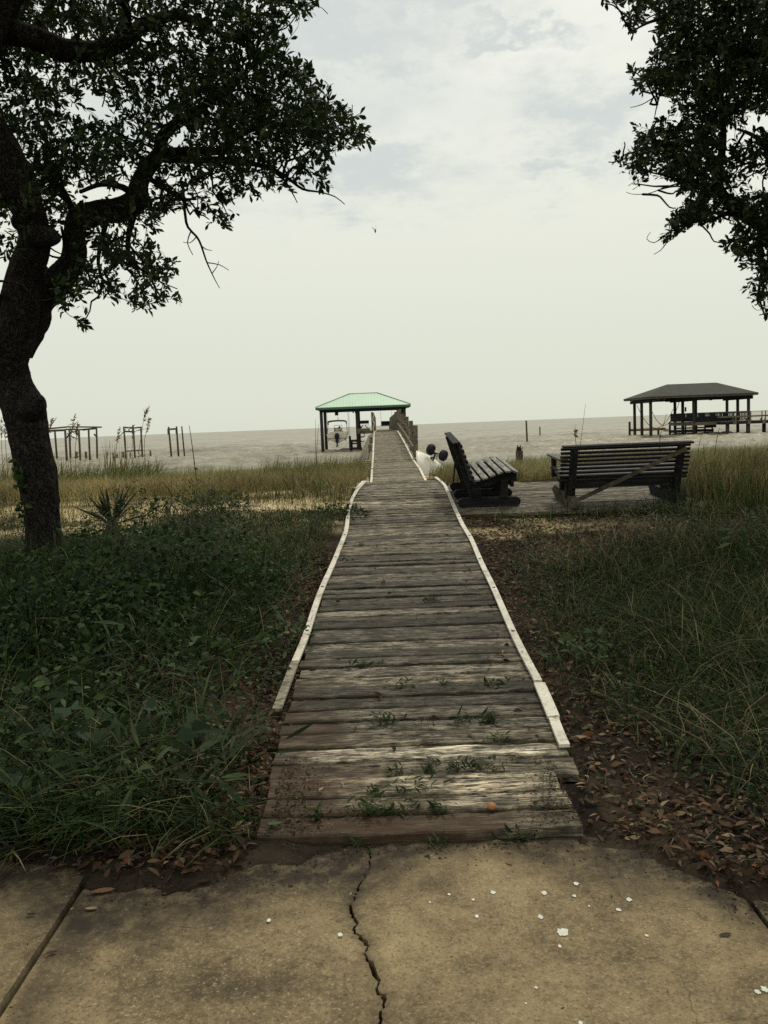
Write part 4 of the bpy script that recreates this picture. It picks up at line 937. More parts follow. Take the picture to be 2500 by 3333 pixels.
# ================================================================== UPTURNED BOAT with launching wheels
def z2(x, y): return 1200+x/5.925, 1300+y/5.925
UY = 25.
hb = thing('upturned_boat', 'white boat hull lying upside down in the beach grass right of the pier', 'boat', (1.4, UY, .05)); HL = tuple(hb.location)
A = Vector(atY(*z2(905, 985), UY-.3)); Bp = Vector(atY(*z2(1210, 1060), UY)); Cc = Vector(atY(*z2(1470, 1345), UY+.2))
m = MB(); nst = 12; vs = []; fs = []
for i in range(nst+1):
    t = i/nst; k = A*(1-t)**2+Bp*2*t*(1-t)*1.0+Cc*t*t; wv_ = .62*(1-(t**3)*.75)
    zg = -.05
    for j in range(9):
        a = math.pi*j/8; vs.append((k.x+.02*math.sin(a), k.y-wv_*math.cos(a)*1., zg+(k.z-zg)*(math.sin(a)**.55)))
for i in range(nst):
    for j in range(8): fs.append((i*9+j, i*9+j+1, i*9+10+j, i*9+9+j))
fs += [tuple(range(9))[::-1], tuple(nst*9+j for j in range(9))]
m.add(vs, fs, 1., True); hu = m.build('hull', M_hullw, hb, loc=HL)
m = MB(); ks = [A.lerp(Bp, .2)+Vector((0, -.02, .03)), Bp+Vector((-.12, -.02, -.10)), Bp.lerp(Cc, .5)+Vector((0, -.02, -.02))]; m.tube(ks, .02, 6); m.build('keel_strip', M_boatw, hb, loc=HL)
tr = thing('launching_wheels', 'pair of black rubber wheels on a bent axle fixed across the upturned boat', 'wheels', tuple(Vector(atY(*z2(1290, 1100), UY)))); TL = tuple(tr.location)
c1, c2 = Vector(atY(*z2(1200, 965), UY-.45)), Vector(atY(*z2(1440, 1080), UY-.5)); ax = (c2-c1).normalized()
for c in (c1, c2):
    an = (ax+Vector((0, -.45, .12))).normalized(); q = an.to_track_quat('Z', 'Y').to_matrix()
    prof = [(-.075, .05), (-.085, .10), (-.08, .135), (-.05, .158), (0, .163), (.05, .158), (.08, .135), (.085, .10), (.075, .05)]; vs = []; fs = []; n = 22
    for i in range(n):
        a = 2*math.pi*i/n
        for x, r in prof: vs.append(c+q @ Vector((r*math.cos(a), r*math.sin(a), x)))
    k = len(prof)
    for i in range(n):
        for j in range(k-1): fs.append((i*k+j, i*k+j+1, ((i+1) % n)*k+j+1, ((i+1) % n)*k+j))
    m = MB(); m.add(vs, fs, 1., True); ty = m.build('tyre', M_rubber, tr, loc=TL)
    m = MB(); m.tube([c-an*.07, c+an*.07], .055, 12); m.build('hub', M_rubber, ty, loc=TL)
m = MB(); mid = (c1+c2)/2; m.tube([c1, c2], .016, 8); m.tube([mid+ax*.02, mid+Vector((-.02, .25, -.22))], .022, 8); m.build('axle', M_steel, tr, loc=TL)
m = MB(); kb = Vector(atY(*z2(1270, 1110), UY-.3)); m.box(kb+Vector((.0, 0, .02)), (.05, .1, .22), Matrix.Rotation(.35, 3, 'Y')); m.box(kb+Vector((-.06, 0, -.02)), (.12, .08, .05)); m.box(kb+Vector((.03, 0, .1)), (.10, .08, .04)); m.build('bracket', M_ruin, tr, loc=TL)

# ================================================================== BIRD
bc = Vector(atY(1221.5, 752, 34)); bd = thing('seabird', 'small dark bird hovering with raised wings in the sky above the boathouse', 'bird', tuple(bc))
m = MB(); R = Matrix.Rotation(.3, 3, 'X'); m.ell(bc, (.034, .10, .040), 12, 8, R); m.ell(bc+Vector((0, -.11, .02)), (.022, .03, .022), 10, 6); m.prism([(-.004, 0), (.004, 0), (0, -.004)], .03, None, tuple(bc+Vector((0, -.15, .018)))); m.box(bc+Vector((0, .12, -.03)), (.045, .08, .008)); m.build('body', M_bird, bd, loc=tuple(bc))
for s, tip in ((-1, (-.115, .03, .175)), (1, (.03, .03, .205))):
    r0 = bc+Vector((s*.015, 0, .03)); t = bc+Vector(tip); mid = r0.lerp(t, .55)+Vector((s*.012, -.02, 0)); vs = []
    for p, wv_ in ((r0, .05), (mid, .055), (t, .012)):
        for e in (-.004, .004): vs += [p+Vector((e, -wv_, 0)), p+Vector((e, wv_, 0))]
    fs = [(0, 1, 5, 4), (4, 5, 9, 8), (2, 6, 7, 3), (6, 10, 11, 7), (0, 4, 6, 2), (4, 8, 10, 6), (1, 3, 7, 5), (5, 7, 11, 9), (8, 9, 11, 10), (0, 2, 3, 1)]
    m = MB(); m.add(vs, fs); m.build('wing', M_bird, bd, loc=tuple(bc))
# ================================================================== TREES
def inpoly(px, py, poly):
    px = np.asarray(px); py = np.asarray(py); r = np.zeros(px.shape, bool); P = np.array(poly, float); j = len(P)-1
    for i in range(len(P)):
        xi, yi = P[i]; xj, yj = P[j]
        c = ((yi > py) != (yj > py)) & (px < (xj-xi)*(py-yi)/(yj-yi+1e-9)+xi); r ^= c; j = i
    return r
def proj(P):
    v = P-_C; z = v @ _F; z = np.where(z < .05, .05, z); return 1250+FPX*(v @ _R)/z, 1666.5-FPX*(v @ _U)/z, (v @ _F) > .05
def catmull(P, step):
    P = [np.array(p, float) for p in P]; P = [2*P[0]-P[1]]+P+[2*P[-1]-P[-2]]; out = []
    for i in range(1, len(P)-2):
        a, b, c, d = P[i-1:i+3]; n = max(2, int(np.linalg.norm((c-b)[:3])/step))
        for t in np.linspace(0, 1, n, endpoint=False):
            out.append(.5*((2*b)+(c-a)*t+(2*a-5*b+4*c-d)*t*t+(3*b-a-3*c+d)*t**3))
    out.append(P[-2]); return np.array(out)
def limb(cl, pts, step=.05, n=18, rough=.07, bark=True):
    """pts: rows of x,y,z,radius; bark ridges are real relief"""
    Q = catmull(pts, step); k = len(Q); P = Q[:, :3]; r = np.maximum(Q[:, 3], .002)
    tg = unit(np.gradient(P, axis=0)); ref = np.array([.3, 1, .2]); V = np.zeros((k, n, 3)); s0 = RNG.random()*50
    an = np.arange(n)/n*2*np.pi; L = np.concatenate([[0], np.cumsum(np.linalg.norm(np.diff(P, axis=0), axis=1))])
    for i in range(k):
        a = ref-tg[i]*(ref @ tg[i]); a /= np.linalg.norm(a); ref = a; b = np.cross(tg[i], a)
        nz = vnoise(s0+np.cos(an)*2.2+5, s0+np.sin(an)*2.2+L[i]*3.)*.5+(vnoise(s0+np.cos(an)*7, s0+np.sin(an)*7+L[i]*9.)*.5+vnoise(s0+np.cos(an)*13+9, s0+np.sin(an)*13+L[i]*22.)*.4)*(1 if n > 30 else .5)-.5
        rr = r[i]*(1+2*rough*nz); V[i] = P[i]+np.outer(np.cos(an)*rr, a)+np.outer(np.sin(an)*rr, b)
    ii_ = np.arange(k-1)[:, None]*n; j = np.arange(n); j2 = (j+1) % n
    f = np.stack([ii_+j, ii_+j2, ii_+n+j2, ii_+n+j], -1).reshape(-1, 4)
    V = V.reshape(-1, 3); V = np.concatenate([V, P[-1:]+tg[-1]*r[-1]*.6]); e = len(V)-1
    tr = np.stack([(k-1)*n+j, (k-1)*n+j2, np.full(n, e)], 1)
    cl.add((V, [f, tr], np.ones((len(V), 3)))); return P
def stick(cl, a, b, r0, r1, sag=0., wig=.06, n=5):
    a = np.array(a); b = np.array(b); L = np.linalg.norm(b-a); m = 5
    pts = [np.append(a+(b-a)*t+(RNG.random(3)-.5)*wig*L*(0 < t < 1)+np.array([0, 0, -sag*L*math.sin(math.pi*t)]), r0+(r1-r0)*t) for t in np.linspace(0, 1, m)]
    return limb(cl, pts, L/9, n, .05)
def pxl(rows):    # (px,py,half width px, Y) -> x,y,z,r
    return [np.append(atY(a, b, Y), h/FPX*Y) for a, b, h, Y in rows]
OAKPAL = [(.014, .024, .010), (.022, .037, .013), (.034, .054, .018), (.048, .066, .022)]
def crown(lc, bc, anchors, centers, polys, holes, ntw, nlf, L=.068, allow_out=True, rad=(.26, .46), trim=True):
    allP, allD, allN, allL, allT = [], [], [], [], []
    A = np.concatenate(anchors)
    for c in centers:
        r = RNG.uniform(*rad); i = np.argmin(np.linalg.norm(A-c, axis=1)+RNG.random(len(A))*.25)
        got = 0; bright = RNG.uniform(.75, 1.3)
        for k in range(ntw):
            o = unit(RNG.normal(size=(1, 3)))[0]*r*RNG.random()**.5; o[2] *= .75
            b0 = c+o; d = unit((o/r*.8+RNG.normal(size=3)*.55+np.array([0, 0, -.02]))[None])[0]; ln = RNG.uniform(.14, .34); tip = b0+d*ln
            if trim:
                q = np.stack([b0, tip]); x, y, fr = proj(q)
                infr = fr & (x > -40) & (x < 2540) & (y > -40) & (y < 3373)
                if infr.any():
                    ok = np.zeros(2, bool)
                    for p in polys: ok |= inpoly(x, y, p)
                    if (infr & ~ok).any(): continue
                    if any(((x-hx)**2+(y-hy)**2 < hr**2).any() for hx, hy, hr in holes): continue
            got += 1
            t = RNG.random(nlf)**.7; P = b0+np.outer(t, d)*ln
            rad_ = RNG.normal(size=(nlf, 3)); rad_ -= np.outer(rad_ @ d, d); rad_ = unit(rad_)
            D = d*(.35+.7*t[:, None])+rad_*.85+np.array([0, 0, .10]); allP.append(P); allD.append(D)
            allN.append(unit(RNG.normal(size=(nlf, 3))*.6+np.array([0, 0, 1.]))); allL.append(L*RNG.uniform(.6, 1.18, nlf)); allT.append(pick(nlf, OAKPAL, [.3, .34, .24, .12], .2)*bright)
            if k % 2 == 0: stick(bc, b0-d*.05, tip, .004, .0015, 0, .12, 3)
        if got and np.linalg.norm(A[i]-c) < 1.: stick(bc, A[i], c, min(.02, .008+.006*np.linalg.norm(A[i]-c)), .005, .04, .16, 5)
    P, D, Nn, L_, T_ = map(np.concatenate, (allP, allD, allN, allL, allT))
    lc.add(leaves(P, D, Nn, L_, L_*RNG.uniform(.36, .48, len(L_)), T_, 'oak', .3, .12))
def centers_in(polys, wts, n, Ylo, Yhi, mind=38):
    out = []; pts = []
    wts = np.array(wts, float)/sum(wts); tries = 0
    while len(out) < n and tries < n*60:
        tries += 1
        p = polys[RNG.choice(len(polys), p=wts)]; q = np.array(p); x = RNG.uniform(q[:, 0].min(), q[:, 0].max()); y = RNG.uniform(q[:, 1].min(), q[:, 1].max())
        if not inpoly(np.array([x]), np.array([y]), p)[0]: continue
        if pts and np.min(np.hypot(np.array(pts)[:, 0]-x, np.array(pts)[:, 1]-y)) < mind*RNG.random(): continue
        pts.append((x, y)); out.append(atY(x, y, RNG.uniform(Ylo, Yhi)))
    return out
# ---- left live oak
tl = thing('oak_tree', 'big crooked live oak on the left with rough dark trunk and spreading limbs', 'tree', (-3.11, 7.8, Tf(-3.11, 7.8)-.1)); TLL = tuple(tl.location)
tb = Cloud()
main = pxl([(150, 1870, 72, 7.8), (149, 1820, 62, 7.8), (147, 1745, 57, 7.8), (139, 1645, 57, 7.8), (123, 1546, 66, 7.8), (104, 1446, 64, 7.8), (90, 1372, 67, 7.8), (78, 1320, 68, 7.8), (52, 1270, 62, 7.8), (34, 1225, 63, 7.8), (30, 1173, 63, 7.75), (40, 1098, 72, 7.7), (66, 1000, 66, 7.65), (84, 900, 54, 7.6), (118, 800, 50, 7.5), (112, 735, 50, 7.5), (100, 690, 51, 7.4), (55, 600, 66, 7.3), (0, 500, 70, 7.2), (-50, 400, 66, 7.1), (-100, 250, 60, 6.9), (-130, 100, 54, 6.7), (-140, -100, 46, 6.5), (-120, -350, 36, 6.3), (-60, -650, 24, 6.2)])
main = [np.append(q[:3]-np.array([.012, 0, 0]), q[3]*.93) for q in main]
P0 = limb(tb, main, .016, 72, .085)
knob = pxl([(70, 1360, 40, 7.75), (92, 1335, 46, 7.7), (112, 1318, 42, 7.66), (126, 1310, 34, 7.64), (136, 1306, 22, 7.63)]); limb(tb, knob, .03, 18, .14)
knob2 = pxl([(120, 770, 40, 7.4), (160, 772, 30, 7.35), (182, 772, 21, 7.33), (192, 770, 15, 7.33)]); limb(tb, knob2, .03, 16, .1)
knob3 = pxl([(95, 720, 40, 7.45), (60, 722, 30, 7.4), (47, 724, 20, 7.4)]); limb(tb, knob3, .03, 16, .12)
sec = pxl([(60, 1150, 40, 7.85), (98, 1040, 58, 7.9), (120, 985, 48, 7.95), (155, 945, 47, 8.0), (188, 910, 43, 8.0), (222, 870, 37, 8.0), (245, 824, 33, 8.0), (243, 765, 30, 8.0), (252, 722, 34, 8.0), (290, 700, 36, 8.0), (330, 690, 36, 8.0), (390, 680, 35, 8.05), (440, 655, 36, 8.1), (455, 593, 27, 8.15), (490, 535, 24, 8.2), (521, 497, 22, 8.2), (528, 450, 19, 8.1), (560, 412, 17, 8.), (640, 362, 14, 7.9), (720, 300, 10, 7.8), (790, 250, 6, 7.7)])
P1 = limb(tb, sec, .022, 44, .085)
brs = [pxl(r) for r in ([(521, 500, 16, 8.2), (600, 494, 15, 8.2), (723, 488, 13, 8.2), (754, 452, 11, 8.2), (867, 407, 8, 8.2), (990, 410, 5, 8.2), (1080, 420, 3, 8.2)],
    [(521, 515, 14, 8.2), (640, 522, 11, 8.15), (731, 520, 10, 8.1), (867, 543, 7, 8.05), (930, 575, 5, 8.0), (985, 615, 4, 8.), (1040, 625, 2.5, 8.), (1090, 640, 1.7, 8.), (1122, 665, 1.3, 8.)],
    [(-130, 130, 40, 6.9), (-60, 100, 42, 7.), (60, 110, 38, 7.1), (140, 135, 36, 7.2), (211, 163, 35, 7.3), (316, 165, 30, 7.4), (380, 145, 27, 7.5), (430, 110, 24, 7.6), (482, 72, 20, 7.7), (560, 50, 15, 7.8), (640, 70, 12, 7.9), (720, 110, 9, 8.), (820, 160, 7, 8.), (880, 220, 5, 8.), (890, 300, 3, 8.)],
    [(400, 135, 20, 7.5), (410, 60, 18, 7.4), (400, -40, 15, 7.3), (430, -200, 11, 7.2)],
    [(250, 715, 13, 8.0), (215, 640, 11, 7.9), (190, 600, 8, 7.8), (150, 560, 6, 7.7), (90, 540, 4, 7.6)],
    [(440, 640, 12, 8.1), (400, 610, 10, 8.), (330, 600, 8, 7.9), (260, 625, 6, 7.8)],
    [(350, 690, 12, 8.0), (335, 770, 8, 8.), (320, 840, 6, 8.), (330, 900, 4, 8.), (370, 950, 3, 8.)],
    [(440, 680, 12, 8.1), (420, 760, 9, 8.1), (418, 820, 7, 8.1), (450, 870, 5, 8.1), (500, 900, 3, 8.1), (560, 950, 2, 8.1)],
    [(185, 900, 16, 7.95), (205, 840, 9, 7.9), (210, 790, 6, 7.9), (200, 740, 4, 7.8)],
    [(470, 570, 10, 8.15), (530, 610, 7, 8.1), (600, 650, 5, 8.0), (640, 640, 3, 8.)],
    [(1, 1000, 20, 7.6), (-60, 900, 16, 7.3), (-160, 800, 12, 7.), (-300, 650, 9, 6.6)],
    [(870, 545, 6, 8.05), (920, 580, 4, 8.), (950, 625, 2.2, 7.95), (968, 660, 1.2, 7.95)],
    [(595, 600, 5, 8.), (603, 700, 4.5, 8.), (612, 740, 4, 8.), (640, 770, 3.6, 8.), (655, 799, 3.2, 8.), (672, 850, 2.6, 8.), (697, 905, 1.6, 8.), (715, 938, 1.1, 8.)],
    [(622, 752, 2.2, 8.), (610, 790, 1.6, 8.), (628, 830, 1.2, 8.)], [(655, 800, 2, 8.), (672, 812, 1.4, 8.), (690, 815, 1, 8.)], [(676, 855, 2, 8.), (715, 862, 1.4, 8.), (745, 880, 1, 8.)], [(690, 890, 1.8, 8.), (705, 870, 1.2, 8.), (712, 850, .9, 8.)],
    [(640, 770, 2, 8.), (620, 790, 1.2, 8.), (596, 788, .9, 8.)])]
AN = [P0[len(P0)//2:], P1]
for k, b in enumerate(brs[:12]):
    q = limb(tb, b, .04, 12, .08); AN.append(q[:int(len(q)*(.55 if k in (1, 11) else .85))])
for b in brs[12:]: limb(tb, b, .04, 6, .1)
off = [(-4.6, 6.6, 5.6), (-3.4, 4.6, 6.2), (-1.8, 5.4, 6.6), (-5.6, 8.8, 6.0), (-2.6, 9.6, 6.6), (-2.8, 3.4, 5.2), (-4.9, 4.3, 4.6), (-.9, 7.2, 6.9), (-6.2, 6.2, 4.4)]  # boughs added out of view, spread overhead to shade the foreground
top = np.array(main[-1][:3]); midm = np.array(main[-5][:3])
for o_ in off: AN.append(limb(tb, [np.append(midm, .10), np.append(midm*.55+np.array(o_)*.45+np.array([0, 0, .35]), .065), np.append(o_, .02)], .08, 10, .08))
LP = [(1075, -60), (1064, 0), (1060, 40), (1020, 62), (1010, 84), (960, 75), (930, 100), (900, 120), (905, 155), (955, 165), (1000, 190), (1020, 245), (1068, 270), (1098, 322), (1155, 340), (1190, 395), (1225, 452), (1205, 508), (1140, 490), (1098, 492), (1095, 545), (1050, 560), (1082, 630), (1060, 640), (1000, 600), (960, 590), (968, 615), (930, 650), (880, 670), (885, 700), (860, 650), (800, 655), (780, 690), (755, 752), (690, 735), (665, 740), (640, 690), (600, 680), (560, 690), (530, 720), (500, 760), (560, 800), (585, 860), (580, 900), (592, 985), (560, 1000), (530, 980), (490, 1032), (440, 1015), (380, 1005), (330, 960), (290, 940), (285, 1000), (300, 1040), (285, 1075), (250, 1065), (190, 1015), (165, 990), (150, 930), (190, 850), (190, 760), (60, 750), (30, 720), (-60, 700), (-60, -60)]
LP2 = [(-60, 730), (20, 735), (60, 770), (75, 830), (50, 870), (15, 850), (-60, 820)]
LH = [(300, 345, 46), (285, 372, 36), (335, 330, 30), (310, 625, 40), (240, 615, 26), (370, 650, 34), (420, 600, 22), (205, 830, 40), (35, 745, 28), (470, 760, 26), (410, 905, 28), (330, 860, 22), (270, 800, 20), (660, 40, 28), (390, 20, 24), (60, 75, 30), (215, 95, 30), (560, 100, 18), (745, 80, 22), (930, 560, 24), (600, 435, 16), (640, 620, 22), (520, 640, 20), (560, 570, 20), (120, 400, 18), (820, 440, 16), (950, 470, 18), (960, 520, 22), (700, 600, 16), (800, 590, 16), (240, 490, 18)]
lc, bc = Cloud(), tb
cen = centers_in([LP, LP2], [.97, .03], 215, 6.9, 9.2, 70)
crown(lc, bc, AN, cen, [LP, LP2], LH, 12, 13, .074)
lobe = [(900, 330), (760, 260), (700, 330), (820, 380), (950, 380), (620, 280), (1050, 420), (1120, 430), (1090, 390), (1110, 450), (560, 180), (680, 180)]
crown(lc, bc, AN, [atY(x, y, RNG.uniform(7.2, 8.8)) for x, y in lobe], [LP], LH, 18, 13, .074)
oc = [np.array(o_)+RNG.normal(size=3)*np.array([.8, .8, .45]) for o_ in off for _ in range(9)]+[top+RNG.normal(size=3)*np.array([1., 1., .5]) for _ in range(12)]
crown(lc, bc, AN, oc, [LP, LP2], LH, 24, 11, .080, rad=(.4, .65))
tb.build('trunk', M_bark, tl, loc=TLL, smooth=True); lc.build('crown', M_leaf, tl, loc=TLL)
# ---- right live oak: its trunk stands just outside the frame
rx, ry = 5.35, 8.6
tr_ = thing('oak_tree', 'live oak reaching in from the right edge with ragged leafy boughs against the sky', 'tree', (rx, ry, Tf(rx, ry)-.1)); TRL = tuple(tr_.location)
tb = Cloud(); z0 = Tf(rx, ry)
P0 = limb(tb, [np.array(q) for q in ((rx, ry, z0-.2, .30), (rx, ry, z0+.2, .24), (rx+.1, ry, z0+1., .21), (rx-.02, ry+.05, z0+1.9, .19), (rx+.12, ry, z0+2.9, .17), (rx-.1, ry, z0+4.0, .14), (rx-.2, ry+.1, z0+5.2, .09), (rx-.2, ry, z0+6.2, .04))], .04, 24, .07)
AN = [P0[len(P0)//3:]]
e0 = np.array((rx+.05, ry, z0+1.9, .12))
for k, rws in enumerate(([(2620, 800, 24, 8.8), (2500, 745, 22, 8.8), (2397, 681, 19, 8.8), (2347, 626, 16, 8.8), (2337, 571, 13, 8.8), (2350, 497, 11, 8.8), (2355, 422, 9, 8.8), (2347, 298, 7, 8.8), (2330, 200, 5, 8.8), (2280, 120, 3, 8.8)],
    [(2347, 630, 9, 8.8), (2300, 607, 7, 8.8), (2218, 588, 5, 8.8), (2160, 570, 3.5, 8.7), (2110, 560, 2, 8.7)], [(2230, 590, 3, 8.8), (2165, 610, 2, 8.75), (2110, 630, 1.3, 8.7), (2060, 632, 1, 8.7), (2038, 625, .8, 8.7)],
    [(2400, 690, 9, 8.8), (2347, 700, 7, 8.8), (2317, 720, 5, 8.8), (2248, 715, 4, 8.8), (2200, 745, 3, 8.8), (2148, 775, 2, 8.8)], [(2160, 770, 2, 8.8), (2130, 790, 1.4, 8.8), (2105, 778, 1.1, 8.8), (2118, 755, .9, 8.8)], [(2170, 790, 2, 8.8), (2150, 815, 1.3, 8.8), (2128, 828, 1, 8.8)],
    [(2330, -60, 16, 8.6), (2260, -30, 13, 8.6), (2205, 20, 10, 8.6), (2168, 52, 7, 8.6), (2108, 75, 4, 8.6), (2060, 100, 2.5, 8.6)], [(2180, 45, 5, 8.6), (2150, 90, 3.5, 8.6), (2110, 103, 1.8, 8.6)],
    [(2340, 330, 5, 8.8), (2260, 300, 4, 8.7), (2160, 300, 3, 8.6), (2140, 340, 2.2, 8.6), (2130, 385, 1.2, 8.6)], [(2140, 310, 2, 8.6), (2090, 340, 1.4, 8.6), (2052, 350, 1., 8.6)],
    [(2350, 470, 7, 8.8), (2240, 460, 5, 8.8), (2120, 480, 4, 8.7), (2030, 505, 2.5, 8.7)],
    [(2520, 760, 14, 8.8), (2480, 830, 9, 8.8), (2480, 890, 6, 8.8), (2470, 960, 4, 8.8), (2490, 1030, 2.5, 8.8)], [(2450, 720, 8, 8.8), (2420, 790, 5, 8.8), (2410, 850, 3, 8.8)],
    [(2560, 560, 16, 8.8), (2500, 480, 10, 8.8), (2450, 440, 6, 8.8), (2400, 420, 4, 8.8)], [(2560, 200, 18, 8.6), (2450, 180, 12, 8.6), (2330, 160, 8, 8.6), (2230, 180, 5, 8.6), (2120, 170, 3, 8.6)])):
    b = pxl(rws)
    if rws[0][0] > 2500: b = [np.append((P0[len(P0)//3+k*3 % 40])[:3], b[0][3]*1.3)]+b
    q = limb(tb, b, .04, 12 if rws[0][2] > 8 else 6, .08)
    if rws[0][2] > 2.5: AN.append(q)
offr = [(4.6, 7.2, 6.6), (6.4, 8.2, 5.6), (3.6, 5.8, 6.2), (5.6, 10.2, 6.4), (6.8, 9.6, 4.2), (4.2, 4.2, 5.6), (5.8, 5.8, 4.8), (3.0, 8.0, 7.0)]  # out-of-view boughs added overhead to shade the ground on this side
for o_ in offr: AN.append(limb(tb, [np.append(P0[int(len(P0)*.62)], .10), np.append(P0[int(len(P0)*.62)]*.55+np.array(o_)*.45+np.array([0, 0, .3]), .06), np.append(o_, .02)], .08, 10, .08))
R1 = [(1945, -60), (1948, 10), (1990, 40), (2008, 55), (2022, 100), (2060, 117), (2078, 70), (2110, 60), (2150, 68), (2125, 130), (2110, 205), (2065, 220), (2050, 215), (2025, 290), (2045, 312), (2075, 290), (2095, 322), (2150, 285), (2180, 330), (2230, 372), (2290, 365), (2300, 420), (2370, 430), (2410, 420), (2450, 375), (2500, 385), (2560, 390), (2560, -60)]
R3 = [(2230, 395), (2190, 415), (2165, 395), (2130, 390), (2085, 440), (2075, 400), (2030, 420), (2045, 450), (1998, 475), (1975, 525), (2000, 540), (2045, 525), (2040, 560), (2028, 600), (2060, 617), (2090, 590), (2120, 560), (2160, 570), (2205, 600), (2225, 640), (2270, 640), (2290, 660), (2335, 640), (2370, 590), (2440, 570), (2480, 580), (2560, 560), (2560, 410), (2470, 430), (2420, 470), (2380, 470), (2330, 430), (2290, 370), (2240, 370)]
R4 = [(2250, 650), (2195, 675), (2180, 705), (2165, 720), (2155, 760), (2145, 800), (2165, 800), (2200, 770), (2235, 735), (2310, 738), (2335, 690), (2340, 660), (2310, 640)]
R5 = [(2335, 640), (2340, 680), (2385, 710), (2395, 760), (2345, 790), (2350, 810), (2385, 800), (2385, 830), (2410, 860), (2400, 885), (2440, 890), (2470, 880), (2450, 905), (2425, 935), (2440, 985), (2480, 1040), (2500, 1060), (2560, 1060), (2560, 640), (2490, 620), (2440, 640), (2390, 630)]
RH = [(2390, 560, 20), (2475, 215, 14), (2400, 440, 26), (2450, 400, 26), (2270, 400, 18), (2100, 370, 18), (2480, 480, 16), (2390, 210, 12), (2480, 600, 26), (2450, 590, 22), (2240, 120, 14), (2480, 760, 12), (2340, 500, 10), (2310, 20, 16), (2360, 20, 12)]
lc = Cloud()
cen = centers_in([R1, R3, R4, R5], [.46, .27, .09, .18], 150, 8.0, 9.7, 55)
crown(lc, tb, AN, cen, [R1, R3, R4, R5], RH, 15, 13, .078, rad=(.2, .38))
oc = [np.array(o_)+RNG.normal(size=3)*np.array([.8, .8, .45]) for o_ in offr for _ in range(10)]
crown(lc, tb, AN, oc, [R1, R3, R4, R5], RH, 24, 11, .080, rad=(.4, .65))
tb.build('trunk', M_bark, tr_, loc=TRL, smooth=True); lc.build('crown', M_leaf, tr_, loc=TRL)

# ================================================================== GRASS AND GROUND COVER (uncountable)
def clear(x, y, mg=0.):
    bad = (np.abs(x-walkc(y)) < .60+mg) & (y < 12.8) & (y > 2.6)
    bad |= (np.abs(x-.3) < .64+mg) & (y >= 12.8)
    bad |= (x > .7-mg) & (x < 3.66+mg) & (y > 9.47-mg) & (y < 12.1)
    bad |= (y < 3.2) & (soil_arc(x, y) < .05)
    bad |= ((x+3.11)**2+(y-7.8)**2 < .17**2)
    bad |= (x > .95) & (x < 2.05) & (y > 17.5) & (y < 26.5) & (vnoise(x*9, y*5) > .45)
    return ~bad
DG = [(.009, .021, .005), (.017, .034, .008), (.033, .055, .013), (.056, .075, .020), (.16, .14, .072)]
gr = Cloud()
def field(n, x0, x1, y0, y1, hfun, pal, wts, wd, lean=(.2, .9), dens=None, az=None, gl=gr, mg=0., v=.3, bright=None):
    x = RNG.uniform(x0, x1, n); y = RNG.uniform(y0, y1, n); k = clear(x, y, mg)
    if dens is not None: k &= RNG.random(n) < dens(x, y)
    x, y = x[k], y[k]; m = len(x)
    h = hfun(x, y)*RNG.uniform(.55, 1.25, m); P = np.stack([x, y, T(x, y)-.01], 1)
    a = None if az is None else RNG.normal(az[0], az[1], m)
    c = pick(m, pal, wts, v)
    if bright is not None: c = c*bright(x, y)[:, None]
    gl.add(blades(P, h, RNG.uniform(wd[0], wd[1], m), RNG.uniform(lean[0], lean[1], m), c, a))
litn = lambda x, y: fbm(x*1.1+3, y*1.1+8, 3)
# near left thicket
field(17000, -6, -.5, 2.9, 8.6, lambda x, y: .12+.24*sstep(-.55, -1.3, x)*fbm(x*.9, y*.9, 3)*1.7*(1-.4*sstep(6.8, 8.5, y)), DG, [.34, .30, .2, .1, .06], (.004, .009), (.3, 1.4),
      dens=lambda x, y: np.clip(.25+1.1*sstep(-.5, -1.2, x), 0, 1)*sstep(.30, .45, litn(x, y)+.25*(x < -1.3)))
field(2600, -5, -.62, 2.92, 5.5, lambda x, y: .34+0*x, DG, [.2, .3, .3, .16, .04], (.008, .017), (.7, 1.9), dens=lambda x, y: sstep(-.55, -1.1, x))
field(9000, -9, -.5, 7, 10.6, lambda x, y: .16+.12*fbm(x, y, 3), DG+[(.15, .115, .06)], [.2, .26, .22, .12, .1, .1], (.003, .007), (.3, 1.2), dens=lambda x, y: sstep(.38, .56, litn(x*1.3, y))*(1-.75*sstep(8.6, 9.6, y)))
# right side
field(64000, .75, 7.5, 2.6, 9.5, lambda x, y: (.10+.26*fbm(x*.8+4, y*.8, 3)*sstep(.8, 1.9, x)), DG+[(.17, .14, .075)], [.26, .26, .2, .12, .08, .08], (.003, .007), (.4, 1.6),
      dens=lambda x, y: np.clip(sstep(.80, 1.15, x-.42*sstep(4.2, 2.6, y)-.25*sstep(6, 8, y)), .08, 1)*np.clip(sstep(.30, .48, litn(x, y)+.14*sstep(1.2, 2.2, x)-.14*sstep(6.3, 8, y)*sstep(3.6, 2, x)), .08, 1)*(1-.8*sstep(6.6, 7.8, y)*sstep(3.3, 2.3, x)))
field(1500, 1.1, 7, 2.8, 8.5, lambda x, y: .34+0*x, [(.20, .17, .10), (.14, .12, .06), (.06, .075, .03)], [.4, .35, .25], (.003, .0055), (1.0, 2.2), dens=lambda x, y: sstep(1.0, 1.8, x))
field(7000, 2.6, 8, 7.6, 10.6, lambda x, y: .38+.25*fbm(x*.9, y*.9, 2), DG+[(.16, .13, .06)], [.2, .24, .24, .14, .08, .10], (.003, .007), (.15, .8), dens=lambda x, y: sstep(2.9, 4.2, x+.3*(y-8.5))*.9, mg=-.15)
